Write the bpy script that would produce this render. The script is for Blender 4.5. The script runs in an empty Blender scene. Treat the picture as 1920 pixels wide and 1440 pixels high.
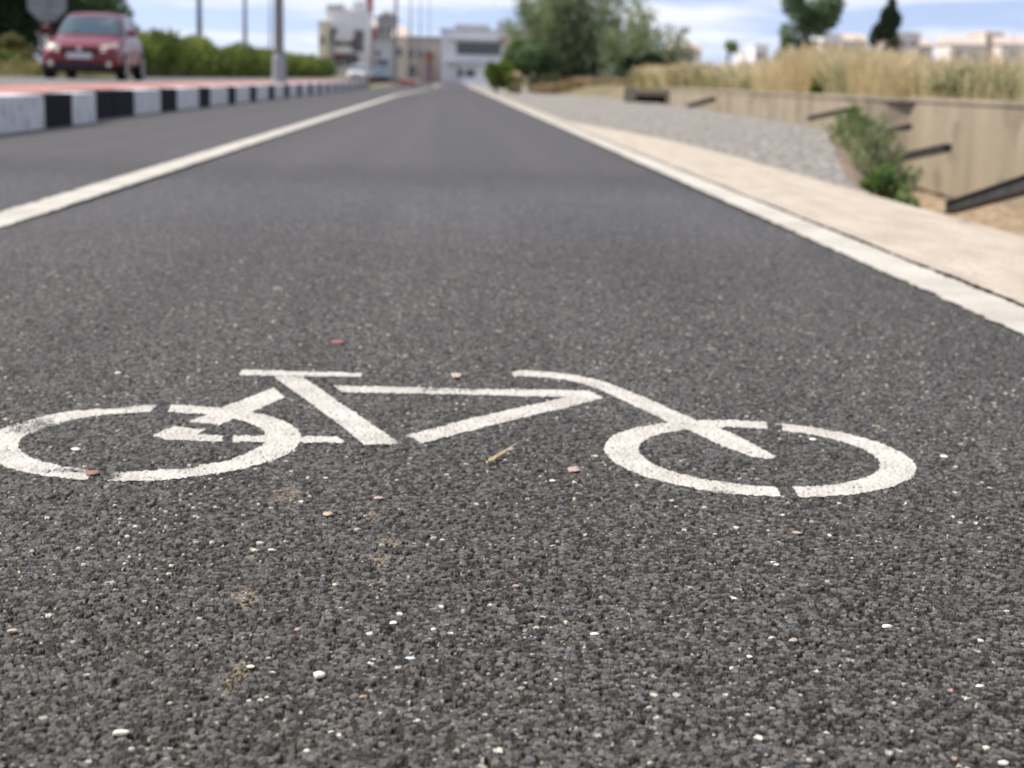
import bpy, bmesh, math, random
import numpy as np
from mathutils import Vector, Matrix, Euler

R = math.radians
random.seed(7)
rng = np.random.default_rng(11)
S = bpy.context.scene
COL = S.collection

# ------------------------------------------------------------------ camera
FPX = 2800.0                       # focal length in pixels of the 1920 px wide photograph
CAM_H = 0.5
cam_d = bpy.data.cameras.new('camera')
cam = bpy.data.objects.new('camera', cam_d)
COL.objects.link(cam)
cam_d.sensor_width = 36.0
cam_d.lens = FPX / 1920.0 * 36.0
cam_d.clip_start = 0.02
cam_d.clip_end = 6000
CAM_M = (Matrix.Translation((0, 0, CAM_H)) @ Matrix.Rotation(R(-2.64), 4, 'Z')
         @ Matrix.Rotation(R(90 - 11.50), 4, 'X') @ Matrix.Rotation(R(1.6), 4, 'Z'))
cam.matrix_world = CAM_M
cam_d.dof.use_dof = True
cam_d.dof.focus_distance = 1.53
cam_d.dof.aperture_fstop = 6.5
cam_d.dof.aperture_blades = 0
S.camera = cam

# ------------------------------------------------------------------ light
SUN_EL, SUN_AHEAD = 50.0, 18.0     # sun stands to the left of the lane, a little ahead
to_sun = Vector((-math.cos(R(SUN_AHEAD)) * math.cos(R(SUN_EL)),
                 math.sin(R(SUN_AHEAD)) * math.cos(R(SUN_EL)), math.sin(R(SUN_EL))))
sun_d = bpy.data.lights.new('sun', 'SUN')
sun_d.energy = 4.4
sun_d.angle = R(0.53)
sun_d.color = (1.0, 0.93, 0.83)
sun = bpy.data.objects.new('sun', sun_d)
COL.objects.link(sun)
sun.rotation_euler = to_sun.to_track_quat('Z', 'Y').to_euler()

W = bpy.data.worlds.new('World')
S.world = W
W.use_nodes = True
nt = W.node_tree
nt.nodes.clear()
N = nt.nodes.new
out = N('ShaderNodeOutputWorld')
bg = N('ShaderNodeBackground')
sky = N('ShaderNodeTexSky')
sky.sky_type = 'NISHITA'
sky.sun_disc = False
sky.sun_elevation = R(SUN_EL)
sky.sun_rotation = math.atan2(to_sun.x, to_sun.y)
sky.air_density = 1.0
sky.dust_density = 0.4
sky.ozone_density = 2.0
tc = N('ShaderNodeTexCoord')
lift = N('ShaderNodeVectorMath'); lift.operation = 'ADD'; lift.inputs[1].default_value = (0, 0, 0.10)
nrm = N('ShaderNodeVectorMath'); nrm.operation = 'NORMALIZE'
nt.links.new(tc.outputs['Generated'], lift.inputs[0])
nt.links.new(lift.outputs[0], nrm.inputs[0])
nt.links.new(nrm.outputs[0], sky.inputs[0])
mp = N('ShaderNodeMapping'); mp.inputs['Scale'].default_value = (5, 5, 42)
nt.links.new(tc.outputs['Generated'], mp.inputs[0])
cn = N('ShaderNodeTexNoise'); cn.inputs['Scale'].default_value = 1.25
cn.inputs['Detail'].default_value = 6; cn.inputs['Roughness'].default_value = 0.55
nt.links.new(mp.outputs[0], cn.inputs[0])
cr = N('ShaderNodeValToRGB')
cr.color_ramp.elements[0].position = 0.44; cr.color_ramp.elements[0].color = (0.10, 0.10, 0.10, 1)
cr.color_ramp.elements[1].position = 0.60; cr.color_ramp.elements[1].color = (0.95, 0.95, 0.95, 1)
nt.links.new(cn.outputs[0], cr.inputs[0])
mx = N('ShaderNodeMix'); mx.data_type = 'RGBA'
mx.inputs[7].default_value = (6.2, 6.4, 6.9, 1)
nt.links.new(cr.outputs[0], mx.inputs[0])
tint = N('ShaderNodeVectorMath'); tint.operation = 'MULTIPLY'; tint.inputs[1].default_value = (1.06, 0.93, 1.04)
nt.links.new(sky.outputs[0], tint.inputs[0])
nt.links.new(tint.outputs[0], mx.inputs[6])
nt.links.new(mx.outputs[2], bg.inputs[0])
bg.inputs[1].default_value = 0.13
nt.links.new(bg.outputs[0], out.inputs[0])

S.view_settings.view_transform = 'Standard'
S.view_settings.look = 'None'
S.view_settings.gamma = 1.0
S.view_settings.use_curve_mapping = False
S.view_settings.exposure = 0.30
S.render.engine = 'CYCLES'
S.cycles.max_bounces = 6
S.cycles.use_denoising = True
S.cycles.use_adaptive_sampling = False

# ------------------------------------------------------------------ helpers
CAM_R = np.array(CAM_M.to_3x3())

def ground(px, py, z=0.0):
    """point of the level z that the photograph shows at pixel px, py (1920 x 1440)"""
    d = CAM_M.to_3x3() @ Vector(((px - 960) / FPX, (720 - py) / FPX, -1.0))
    t = (z - CAM_H) / d.z
    return Vector((d.x * t, d.y * t, z))

def at(px, dist, z):
    """point at forward distance dist in the pixel column px (counted at the horizon)"""
    d = CAM_M.to_3x3() @ Vector(((px - 960) / FPX, (720 - (147 + 0.028 * (px - 844))) / FPX, -1.0))
    return Vector((d.x / d.y * dist, dist, z))

def tag(o, label=None, cat=None, group=None, kind=None):
    if label: o['label'] = label
    if cat: o['category'] = cat
    if group: o['group'] = group
    if kind: o['kind'] = kind
    return o

def empty(name, loc=(0, 0, 0), rz=0.0):
    o = bpy.data.objects.new(name, None)
    o.empty_display_size = 0.1
    COL.objects.link(o)
    o.location = loc
    o.rotation_euler = (0, 0, rz)
    return o

def link_mesh(name, me, mat, parent=None, smooth=False):
    for m in (mat if isinstance(mat, (list, tuple)) else [mat]):
        me.materials.append(m)
    if smooth:
        me.polygons.foreach_set('use_smooth', np.ones(len(me.polygons), dtype=bool))
    o = bpy.data.objects.new(name, me)
    COL.objects.link(o)
    if parent: o.parent = parent
    return o

def np_mesh(name, verts, faces, mat, parent=None, smooth=False, attrs=None):
    """faces: (n, k) integer array"""
    verts = np.asarray(verts, dtype=np.float32).reshape(-1, 3)
    faces = np.asarray(faces, dtype=np.int32)
    n, k = faces.shape
    me = bpy.data.meshes.new(name)
    me.vertices.add(len(verts)); me.vertices.foreach_set('co', verts.ravel())
    me.loops.add(n * k); me.loops.foreach_set('vertex_index', faces.ravel())
    me.polygons.add(n)
    me.polygons.foreach_set('loop_start', np.arange(n, dtype=np.int32) * k)
    me.polygons.foreach_set('loop_total', np.full(n, k, dtype=np.int32))
    for nm, (typ, arr) in (attrs or {}).items():
        a = me.attributes.new(nm, typ, 'POINT')
        a.data.foreach_set('color' if typ == 'FLOAT_COLOR' else 'value', np.asarray(arr, dtype=np.float32).ravel())
    me.update(calc_edges=True)
    return link_mesh(name, me, mat, parent, smooth)

def bm_obj(name, bm, mat, parent=None, smooth=False):
    bmesh.ops.recalc_face_normals(bm, faces=bm.faces)
    me = bpy.data.meshes.new(name)
    bm.to_mesh(me); bm.free()
    return link_mesh(name, me, mat, parent, smooth)

def bm_box(bm, x0, x1, y0, y1, z0, z1, bevel=0.0):
    r = bmesh.ops.create_cube(bm, size=1.0)
    vs = r['verts']
    for v in vs:
        v.co = Vector((x0 + (v.co.x + .5) * (x1 - x0), y0 + (v.co.y + .5) * (y1 - y0), z0 + (v.co.z + .5) * (z1 - z0)))
    if bevel > 0:
        es = list({e for v in vs for e in v.link_edges})
        bmesh.ops.bevel(bm, geom=es, offset=bevel, segments=2, profile=0.7, affect='EDGES')

def bm_tube(bm, pts, radii, seg=10, cap=True):
    rings = []
    pts = [Vector(p) for p in pts]
    for i, p in enumerate(pts):
        d = (pts[min(i + 1, len(pts) - 1)] - pts[max(i - 1, 0)]).normalized()
        a = d.orthogonal().normalized() if i == 0 else (rings_a - d * rings_a.dot(d)).normalized()
        rings_a = a
        b = d.cross(a)
        r = radii[i] if isinstance(radii, (list, tuple)) else radii
        rings.append([bm.verts.new(p + (a * math.cos(2 * math.pi * k / seg) + b * math.sin(2 * math.pi * k / seg)) * r) for k in range(seg)])
    for i in range(len(rings) - 1):
        for k in range(seg):
            bm.faces.new((rings[i][k], rings[i][(k + 1) % seg], rings[i + 1][(k + 1) % seg], rings[i + 1][k]))
    if cap:
        bm.faces.new(rings[0]); bm.faces.new(rings[-1])

def bm_lathe(bm, prof, seg=24, mat=Matrix.Identity(4)):
    """profile of (radius, height) turned about local z"""
    rings = [[bm.verts.new(mat @ Vector((r * math.cos(2 * math.pi * k / seg), r * math.sin(2 * math.pi * k / seg), h))) for k in range(seg)] for r, h in prof]
    for i in range(len(rings) - 1):
        for k in range(seg):
            bm.faces.new((rings[i][k], rings[i][(k + 1) % seg], rings[i + 1][(k + 1) % seg], rings[i + 1][k]))
    bm.faces.new(rings[0]); bm.faces.new(rings[-1])

def box_obj(name, x0, x1, y0, y1, z0, z1, mat, parent=None, bevel=0.0):
    bm = bmesh.new()
    bm_box(bm, x0, x1, y0, y1, z0, z1, bevel)
    return bm_obj(name, bm, mat, parent)

# ------------------------------------------------------------------ materials
def base_mat(name):
    m = bpy.data.materials.new(name)
    m.use_nodes = True
    t = m.node_tree
    b = t.nodes['Principled BSDF']
    return m, t, b

def mat(name, c1, c2=None, rough=0.7, scale=6.0, detail=5.0, bump=0.0, bscale=60.0, bdist=0.004, spec=0.4, metal=0.0,
        lo=0.35, hi=0.65, stretch=(1, 1, 1), coat=0.0, spots=None):
    m, t, b = base_mat(name)
    b.inputs['Roughness'].default_value = rough
    b.inputs['Specular IOR Level'].default_value = spec
    b.inputs['Metallic'].default_value = metal
    b.inputs['Coat Weight'].default_value = coat
    tc = t.nodes.new('ShaderNodeTexCoord')
    mp = t.nodes.new('ShaderNodeMapping'); mp.inputs['Scale'].default_value = stretch
    t.links.new(tc.outputs['Object'], mp.inputs[0])
    if c2 is None: c2 = tuple(min(1, v * 1.18) for v in c1); 
    n = t.nodes.new('ShaderNodeTexNoise'); n.inputs['Scale'].default_value = scale; n.inputs['Detail'].default_value = detail
    t.links.new(mp.outputs[0], n.inputs[0])
    r = t.nodes.new('ShaderNodeValToRGB')
    r.color_ramp.elements[0].position = lo; r.color_ramp.elements[0].color = (*c1, 1)
    r.color_ramp.elements[1].position = hi; r.color_ramp.elements[1].color = (*c2, 1)
    t.links.new(n.outputs[0], r.inputs[0])
    col = r.outputs[0]
    if spots:
        sc, thr, sc_col = spots
        v = t.nodes.new('ShaderNodeTexNoise'); v.inputs['Scale'].default_value = sc; v.inputs['Detail'].default_value = 3
        t.links.new(tc.outputs['Object'], v.inputs[0])
        r2 = t.nodes.new('ShaderNodeValToRGB')
        r2.color_ramp.elements[0].position = thr; r2.color_ramp.elements[1].position = thr + 0.05
        t.links.new(v.outputs[0], r2.inputs[0])
        mm = t.nodes.new('ShaderNodeMix'); mm.data_type = 'RGBA'
        mm.inputs[7].default_value = (*sc_col, 1)
        t.links.new(r2.outputs[0], mm.inputs[0]); t.links.new(col, mm.inputs[6])
        col = mm.outputs[2]
    t.links.new(col, b.inputs['Base Color'])
    if bump > 0:
        n2 = t.nodes.new('ShaderNodeTexNoise'); n2.inputs['Scale'].default_value = bscale; n2.inputs['Detail'].default_value = 4
        t.links.new(tc.outputs['Object'], n2.inputs[0])
        bp = t.nodes.new('ShaderNodeBump'); bp.inputs['Strength'].default_value = bump; bp.inputs['Distance'].default_value = bdist
        t.links.new(n2.outputs[0], bp.inputs['Height']); t.links.new(bp.outputs[0], b.inputs['Normal'])
    return m

def attr_mat(name, attr='Col', rough=0.75, spec=0.4, sheen=0.0):
    m, t, b = base_mat(name)
    a = t.nodes.new('ShaderNodeAttribute'); a.attribute_name = attr
    n = t.nodes.new('ShaderNodeTexNoise'); n.inputs['Scale'].default_value = 900; n.inputs['Detail'].default_value = 2
    tc = t.nodes.new('ShaderNodeTexCoord'); t.links.new(tc.outputs['Object'], n.inputs[0])
    mr = t.nodes.new('ShaderNodeMapRange'); mr.inputs[3].default_value = 0.75; mr.inputs[4].default_value = 1.25
    t.links.new(n.outputs[0], mr.inputs[0])
    mm = t.nodes.new('ShaderNodeVectorMath'); mm.operation = 'MULTIPLY'
    t.links.new(a.outputs['Color'], mm.inputs[0]); t.links.new(mr.outputs[0], mm.inputs[1])
    t.links.new(mm.outputs[0], b.inputs['Base Color'])
    b.inputs['Roughness'].default_value = rough
    b.inputs['Specular IOR Level'].default_value = spec
    b.inputs['Sheen Weight'].default_value = sheen
    b.inputs['Specular Tint'].default_value = (1, .86, .68, 1)
    b.inputs['Sheen Roughness'].default_value = 0.25
    b.inputs['Sheen Tint'].default_value = (1, .92, .82, 1)
    return m

def leaf_mat(name, cols, trans=0.3, rough=0.6):
    """leaf colours run through cols with the random value stored on each leaf"""
    m, t, b = base_mat(name)
    a = t.nodes.new('ShaderNodeAttribute'); a.attribute_name = 'rnd'
    r = t.nodes.new('ShaderNodeValToRGB')
    el = r.color_ramp.elements
    while len(el) < len(cols): el.new(0.5)
    for i, c in enumerate(cols):
        el[i].position = i / (len(cols) - 1); el[i].color = (*c, 1)
    t.links.new(a.outputs['Fac'], r.inputs[0])
    t.links.new(r.outputs[0], b.inputs['Base Color'])
    b.inputs['Roughness'].default_value = rough
    b.inputs['Specular IOR Level'].default_value = 0.25
    tr = t.nodes.new('ShaderNodeBsdfTranslucent')
    t.links.new(r.outputs[0], tr.inputs[0])
    ms = t.nodes.new('ShaderNodeMixShader'); ms.inputs[0].default_value = trans
    o = t.nodes['Material Output']
    t.links.new(b.outputs[0], ms.inputs[1]); t.links.new(tr.outputs[0], ms.inputs[2]); t.links.new(ms.outputs[0], o.inputs[0])
    return m

def asphalt_mat(name):
    m, t, b = base_mat(name)
    tc = t.nodes.new('ShaderNodeTexCoord')
    v = t.nodes.new('ShaderNodeTexVoronoi'); v.inputs['Scale'].default_value = 130
    t.links.new(tc.outputs['Object'], v.inputs[0])
    r = t.nodes.new('ShaderNodeValToRGB')
    e = r.color_ramp.elements
    e[0].position = 0.0; e[0].color = (0.0375, 0.0343, 0.0310, 1)
    e[1].position = 0.985; e[1].color = (0.0735, 0.0675, 0.0610, 1)
    x = e.new(0.993); x.color = (0.42, 0.39, 0.34, 1)
    sep = t.nodes.new('ShaderNodeSeparateColor')
    t.links.new(v.outputs['Color'], sep.inputs[0]); t.links.new(sep.outputs[0], r.inputs[0])
    n = t.nodes.new('ShaderNodeTexNoise'); n.inputs['Scale'].default_value = 0.9; n.inputs['Detail'].default_value = 6
    mp = t.nodes.new('ShaderNodeMapping'); mp.inputs['Scale'].default_value = (3.0, 0.03, 1)
    t.links.new(tc.outputs['Object'], mp.inputs[0]); t.links.new(mp.outputs[0], n.inputs[0])
    mr = t.nodes.new('ShaderNodeMapRange'); mr.inputs[1].default_value = 0.3; mr.inputs[2].default_value = 0.7
    mr.inputs[3].default_value = 0.82; mr.inputs[4].default_value = 1.22
    t.links.new(n.outputs[0], mr.inputs[0])
    mm = t.nodes.new('ShaderNodeVectorMath'); mm.operation = 'MULTIPLY'
    t.links.new(r.outputs[0], mm.inputs[0]); t.links.new(mr.outputs[0], mm.inputs[1])
    t.links.new(mm.outputs[0], b.inputs['Base Color'])
    b.inputs['Roughness'].default_value = 0.62
    b.inputs['Sheen Weight'].default_value = 0.12
    b.inputs['Sheen Roughness'].default_value = 0.25
    b.inputs['Sheen Tint'].default_value = (1, .92, .82, 1)
    b.inputs['Specular IOR Level'].default_value = 0.25
    b.inputs['Specular Tint'].default_value = (1, .86, .68, 1)
    bp = t.nodes.new('ShaderNodeBump'); bp.inputs['Strength'].default_value = 0.5; bp.inputs['Distance'].default_value = 0.002
    t.links.new(v.outputs['Distance'], bp.inputs['Height']); bp.invert = True
    t.links.new(bp.outputs[0], b.inputs['Normal'])
    return m

M_asphalt = asphalt_mat('asphalt_far')
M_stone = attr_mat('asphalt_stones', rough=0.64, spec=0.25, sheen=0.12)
M_paint = mat('road_paint_white', (0.46, 0.435, 0.38), (0.60, 0.575, 0.51), rough=0.7, scale=14, bump=0.6, bscale=260, bdist=0.002,
              spots=(430, 0.60, (0.22, 0.205, 0.185)))
M_line = mat('line_paint_white', (0.44, 0.41, 0.345), (0.57, 0.54, 0.46), rough=0.75, scale=3.5, bump=0.6, bscale=200, bdist=0.002,
             spots=(120, 0.64, (0.2, 0.19, 0.17)))
M_strip = mat('pale_concrete', (0.45, 0.38, 0.295), (0.56, 0.485, 0.39), rough=0.95, scale=3.5, detail=12, stretch=(2.2, .7, 1), bump=1.0, bscale=120, bdist=0.006,
              spots=(85, 0.59, (0.29, 0.24, 0.195)))
M_gravel = mat('grey_gravel', (0.18, 0.166, 0.146), (0.39, 0.363, 0.318), rough=0.95, scale=16, detail=8, bump=1.0, bscale=60, bdist=0.02, lo=0.4, hi=0.62)
M_soil = mat('brown_soil', (0.19, 0.135, 0.085), (0.38, 0.29, 0.195), rough=0.95, scale=11, detail=9, bump=0.8, bscale=20, bdist=0.03)
M_ground = mat('dry_ground', (0.13, 0.12, 0.06), (0.30, 0.24, 0.13), rough=0.95, scale=0.25, detail=8)
M_verge = mat('verge_grass_ground', (0.10, 0.11, 0.04), (0.26, 0.21, 0.10), rough=0.95, scale=0.6, detail=8)

def m_concrete_wall():
    m = mat('board_marked_concrete', (0.26, 0.215, 0.15), (0.375, 0.32, 0.23), rough=0.9, scale=1.1, detail=9, stretch=(1.3, 1.3, 0.30), lo=.3, hi=.72,
            bump=0.5, bscale=14, bdist=0.02, spots=(1.5, 0.57, (0.235, 0.195, 0.14)))
    return m
M_wall = m_concrete_wall()

# ------------------------------------------------------------------ asphalt of the bike path
# every stone in the asphalt near the camera is real relief: cells of a jittered grid with their own height, tilt and colour
def hash01(i, j, k):
    v = (i.astype(np.int64) * 374761393 + j.astype(np.int64) * 668265263 + k * 2147483647 + 1013904223) & 0xFFFFFFFF
    v = ((v ^ (v >> 13)) * 1274126177) & 0xFFFFFFFF
    v = ((v ^ (v >> 16)) * 2246822519) & 0xFFFFFFFF
    v = v ^ (v >> 15)
    return (v & 0xFFFFFF).astype(np.float32) / np.float32(0xFFFFFF)

def cells(x, y, size, seed, vary=0.0):
    """nearest and second nearest stone centre of a jittered grid"""
    gx = np.floor(x / size).astype(np.int64); gy = np.floor(y / size).astype(np.int64)
    f1 = np.full(x.shape, 9, np.float32); f2 = f1.copy()
    ci = np.zeros(x.shape, np.int64); cj = ci.copy()
    dx1 = np.zeros(x.shape, np.float32); dy1 = dx1.copy()
    for a in (-1, 0, 1):
        for b_ in (-1, 0, 1):
            i = gx + a; j = gy + b_
            dx = (x / size - i - 0.08 - 0.84 * hash01(i, j, seed)).astype(np.float32)
            dy = (y / size - j - 0.08 - 0.84 * hash01(i, j, seed + 1)).astype(np.float32)
            d = np.sqrt(dx * dx + dy * dy) + np.float32(0.12) * (np.abs(dx) + np.abs(dy)) + (vary * (hash01(i, j, seed + 2) - 0.5)).astype(np.float32)
            near = d < f1
            f2 = np.where(near, f1, np.minimum(f2, d))
            f1 = np.where(near, d, f1)
            ci = np.where(near, i, ci); cj = np.where(near, j, cj)
            dx1 = np.where(near, dx, dx1); dy1 = np.where(near, dy, dy1)
    return f1, f2, ci, cj, dx1, dy1

def vnoise(x, y, size, seed):
    gx = np.floor(x / size); gy = np.floor(y / size)
    fx = x / size - gx; fy = y / size - gy
    fx = fx * fx * (3 - 2 * fx); fy = fy * fy * (3 - 2 * fy)
    gx = gx.astype(np.int64); gy = gy.astype(np.int64)
    a = hash01(gx, gy, seed); b_ = hash01(gx + 1, gy, seed); c = hash01(gx, gy + 1, seed); d = hash01(gx + 1, gy + 1, seed)
    return (a * (1 - fx) + b_ * fx) * (1 - fy) + (c * (1 - fx) + d * fx) * fy

def sstep(a, b_, v):
    t = np.clip((v - a) / (b_ - a), 0, 1)
    return t * t * (3 - 2 * t)

NU, RATIO = 1760, 0.00128
u = np.linspace(-0.40, 0.48, NU)
Y0, Y1 = 0.82, 9.5
rows = [Y0]
while rows[-1] < Y1: rows.append(rows[-1] * (1 + RATIO))
vy = np.array(rows)
NV = len(vy)
GX = u[None, :] * (vy[:, None] + 0.35)
GY = np.repeat(vy[:, None], NU, axis=1)
LANE_R = 1.34                                   # right edge of the asphalt
inside = (GX < LANE_R + 0.01) & (GX > -3.38)

A = cells(GX, GY, 0.0051, 21, 0.62)
B = cells(GX, GY, 0.0025, 51, 0.3)
f1, f2, ci, cj, dx1, dy1 = A
r1 = hash01(ci, cj, 31); r2 = hash01(ci, cj, 32); r3 = hash01(ci, cj, 33); r4 = hash01(ci, cj, 34)
rb = hash01(B[2], B[3], 61)
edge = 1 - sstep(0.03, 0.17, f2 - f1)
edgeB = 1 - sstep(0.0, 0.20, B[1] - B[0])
fade = 1 - 0.985 * sstep(3.6, 6.6, GY)
# rolled stones: flat tops near one level, a little tilted, with broken corners and narrow deep gaps
top = -0.0005 * r1 ** 2 + (dx1 * (r2 - .5) + dy1 * (r3 - .5)) * 0.0017
top += (vnoise(GX, GY, 0.0022, 65) - .5) * 0.0005
fines = -0.0022 + (rb - 0.5) * 0.0014 - edgeB * 0.0007
is_fine = r4 < 0.46                                  # between the big stones lie small ones and holes
small_top = -0.0003 - 0.0019 * rb ** 1.3 + (B[4] * (hash01(B[2], B[3], 64) - .5) + B[5] * (hash01(B[2], B[3], 66) - .5)) * 0.0012 - edgeB * 0.0007
h = np.where(is_fine, small_top, top - edge * 0.0014)
h = np.where(r4 < 0.12, fines - 0.0010, h)
h += (vnoise(GX, GY, 0.09, 5) - .5) * 0.0012 + (vnoise(GX, GY, 0.35, 6) - .5) * 0.003
c_r = hash01(ci, cj, 35); c_g = hash01(ci, cj, 36)
c_r = np.where(is_fine, hash01(B[2], B[3], 67), c_r); c_g = np.where(is_fine, hash01(B[2], B[3], 68), c_g)
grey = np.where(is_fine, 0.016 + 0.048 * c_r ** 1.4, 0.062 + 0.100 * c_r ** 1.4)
grey = np.where(r4 < 0.12, grey * 0.4, grey)             # bare bitumen where a stone is gone, with pit shade painted in
grey *= 0.78 + 0.20 * vnoise(GX, GY * 0.35, 0.5, 8)
grey *= 0.90 + 0.20 * vnoise(GX, GY * 0.05, 0.14, 78)         # faint lengthwise wear from wheels
grey *= 0.88 + 0.24 * vnoise(GX, GY, 0.0018, 9)
grey = np.where(np.where(is_fine, edgeB, edge) > 0.6, grey * 0.18, grey)      # bitumen in the joints, darkened further to paint the gaps' shadow
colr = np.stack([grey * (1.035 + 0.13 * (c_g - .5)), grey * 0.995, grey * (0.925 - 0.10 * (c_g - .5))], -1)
# pale chips set in the surface
chip = (hash01(ci, cj, 37) < 0.007 + 0.030 * vnoise(GX, GY, .3, 77) ** 2) & (f1 < 0.02 + 0.52 * hash01(ci, cj, 38) ** 1.3)
chipc = np.stack([0.28 + 0.40 * c_r, 0.255 + 0.37 * c_r, 0.20 + 0.33 * c_r], -1)
pink = hash01(ci, cj, 39) < 0.07
chipc = np.where(pink[..., None], np.array([0.42, 0.27, 0.22]), chipc)
chipB = (hash01(B[2], B[3], 63) < 0.010)
colr = np.where(chipB[..., None], np.array([0.36, 0.33, 0.28]), colr)
colr = np.where(chip[..., None], chipc, colr)
C = cells(GX, GY, 0.027, 91, 0.2)
chipC = (hash01(C[2], C[3], 92) < 0.03 + 0.13 * vnoise(GX, GY, .35, 95)) & (C[0] + 0.10 * vnoise(GX, GY, .004, 96) < 0.10 + 0.14 * hash01(C[2], C[3], 93))
toneC = hash01(C[2], C[3], 94)
colr = np.where(chipC[..., None], np.stack([0.26 + 0.42 * toneC, 0.24 + 0.39 * toneC, 0.195 + 0.35 * toneC], -1), colr)
chip = chip | chipC
h = np.where(chip, np.maximum(h, -0.0003) + 0.0002, h)
# sandy dust caught between the stones, in the places where the photograph has it
for (px, py, rx, ry, k) in ((540, 925, .022, .10, .5), (718, 1040, .018, .12, .55), (500, 1035, .03, .08, .45), (455, 1120, .015, .06, .5),
                            (440, 1270, .012, .05, .6), (735, 640, .03, .6, .35), (1500, 735, .05, .10, .25), (700, 960, .012, .06, .4),
                            (640, 1330, .02, .05, .25), (520, 1120, .02, .06, .3)):
    g = ground(px, py)
    w = np.exp(-((GX - g.x) / rx) ** 2 - ((GY - g.y) / ry) ** 2)
    dust = w * k * 0.78 > 0.04 + 0.96 * (0.5 * hash01(B[2], B[3], 71) + 0.5 * vnoise(GX, GY, .02, 72))
    colr = np.where(dust[..., None], colr * 0.45 + np.array([0.17, 0.135, 0.085]), colr)
far_ = (GY > 6.6) & (GY < 9)

Z = h * fade - 0.0086 * sstep(4.2, 6.6, GY)
Z = np.where(GX > LANE_R - 0.02, np.minimum(Z, -0.002), Z)
Z = np.where(GY > 6.5, -0.0087, Z)

idx = np.arange(NV * NU).reshape(NV, NU)
quad = np.stack([idx[:-1, :-1], idx[:-1, 1:], idx[1:, 1:], idx[1:, :-1]], -1)
keep = (rng.random((NV - 1, NU - 1)) > sstep(6.6, 9.3, GY[:-1, :-1])) & inside[:-1, :-1] & inside[:-1, 1:] & inside[1:, 1:] & inside[1:, :-1]
V = np.stack([GX, GY, Z], -1).reshape(-1, 3)

def compact(verts, faces, *cols):
    used = np.unique(faces)
    remap = np.zeros(len(verts), np.int64); remap[used] = np.arange(len(used))
    return (verts[used], remap[faces]) + tuple(c[used] for c in cols)

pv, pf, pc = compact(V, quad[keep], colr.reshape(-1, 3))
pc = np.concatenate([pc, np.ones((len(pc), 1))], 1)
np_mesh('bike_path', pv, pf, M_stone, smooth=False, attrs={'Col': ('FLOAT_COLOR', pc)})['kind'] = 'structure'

# the rest of the asphalt: one long sheet just under the relief
def sheet(name, rects, m, z):
    vs, fs = [], []
    for (x0, x1, y0, y1) in rects:
        n = len(vs)
        vs += [(x0, y0, z), (x1, y0, z), (x1, y1, z), (x0, y1, z)]
        fs.append((n, n + 1, n + 2, n + 3))
    o = np_mesh(name, vs, fs, m)
    o['kind'] = 'structure'
    return o
sheet('road', [(-3.60, LANE_R, -8, 230)], M_asphalt, -0.009)
sheet('ground', [(-2500, 1.30, -300, 4000), (1.30, 2500, 230, 4000)], M_ground, -0.06)

# ------------------------------------------------------------------ the painted bicycle
def in_poly(x, y, poly):
    c = np.zeros(x.shape, bool)
    n = len(poly)
    for i in range(n):
        x0, y0 = poly[i]; x1, y1 = poly[(i + 1) % n]
        if y0 == y1: continue
        t = ((y0 > y) != (y1 > y)) & (x < (x1 - x0) * (y - y0) / (y1 - y0) + x0)
        c ^= t
    return c

def gp(pts): return [tuple(ground(px, py).xy) for px, py in pts]

qx = (GX[:-1, :-1] + GX[1:, 1:]) / 2; qy = (GY[:-1, :-1] + GY[1:, 1:]) / 2
wob = 0.0032
qxw = qx + (vnoise(qx, qy, 0.006, 81) - .5) * wob
qyw = qy + (vnoise(qx, qy, 0.006, 82) - .5) * wob * 1.3
# the paint lies on the stones, rounding off the relief; worn spots let the asphalt through
Zs = (Z + np.roll(Z, 1, 0) + np.roll(Z, -1, 0) + np.roll(Z, 1, 1) + np.roll(Z, -1, 1)) / 5
wear = vnoise(GX, GY, 0.16, 85) * 0.6 + vnoise(GX, GY, 0.03, 86) * 0.4
lift_p = 0.0012 - 0.0013 * sstep(0.62, 0.88, wear)
base_z = (vnoise(GX, GY, 0.09, 5) - .5) * 0.0012 + (vnoise(GX, GY, 0.35, 6) - .5) * 0.003
Zp = np.maximum(Zs, base_z - 0.0016) * 0.88 + (base_z - 0.0006) * 0.12 + lift_p
Zp = np.where((rb < 0.13) & is_fine, np.minimum(Zp, Z - 0.0004), Zp)
VP = np.stack([GX, GY, Zp], -1).reshape(-1, 3)

def ring_mask(c, ro, ri, gaps):
    d = np.hypot(qxw - c[0], qyw - c[1])
    m = (d < ro) & (d > ri)
    for g in gaps: m &= ~in_poly(qxw, qyw, g)
    return m

bike = empty('bicycle_symbol', ground(860, 820))
tag(bike, 'white painted bicycle symbol worn onto the dark asphalt in the foreground', 'road marking')

def paint_part(name, mask, m=M_paint):
    pvv, pff = compact(VP, quad[mask & keep])
    pvv = pvv - np.array(bike.location)
    return np_mesh(name, pvv, pff, m, bike)

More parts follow.
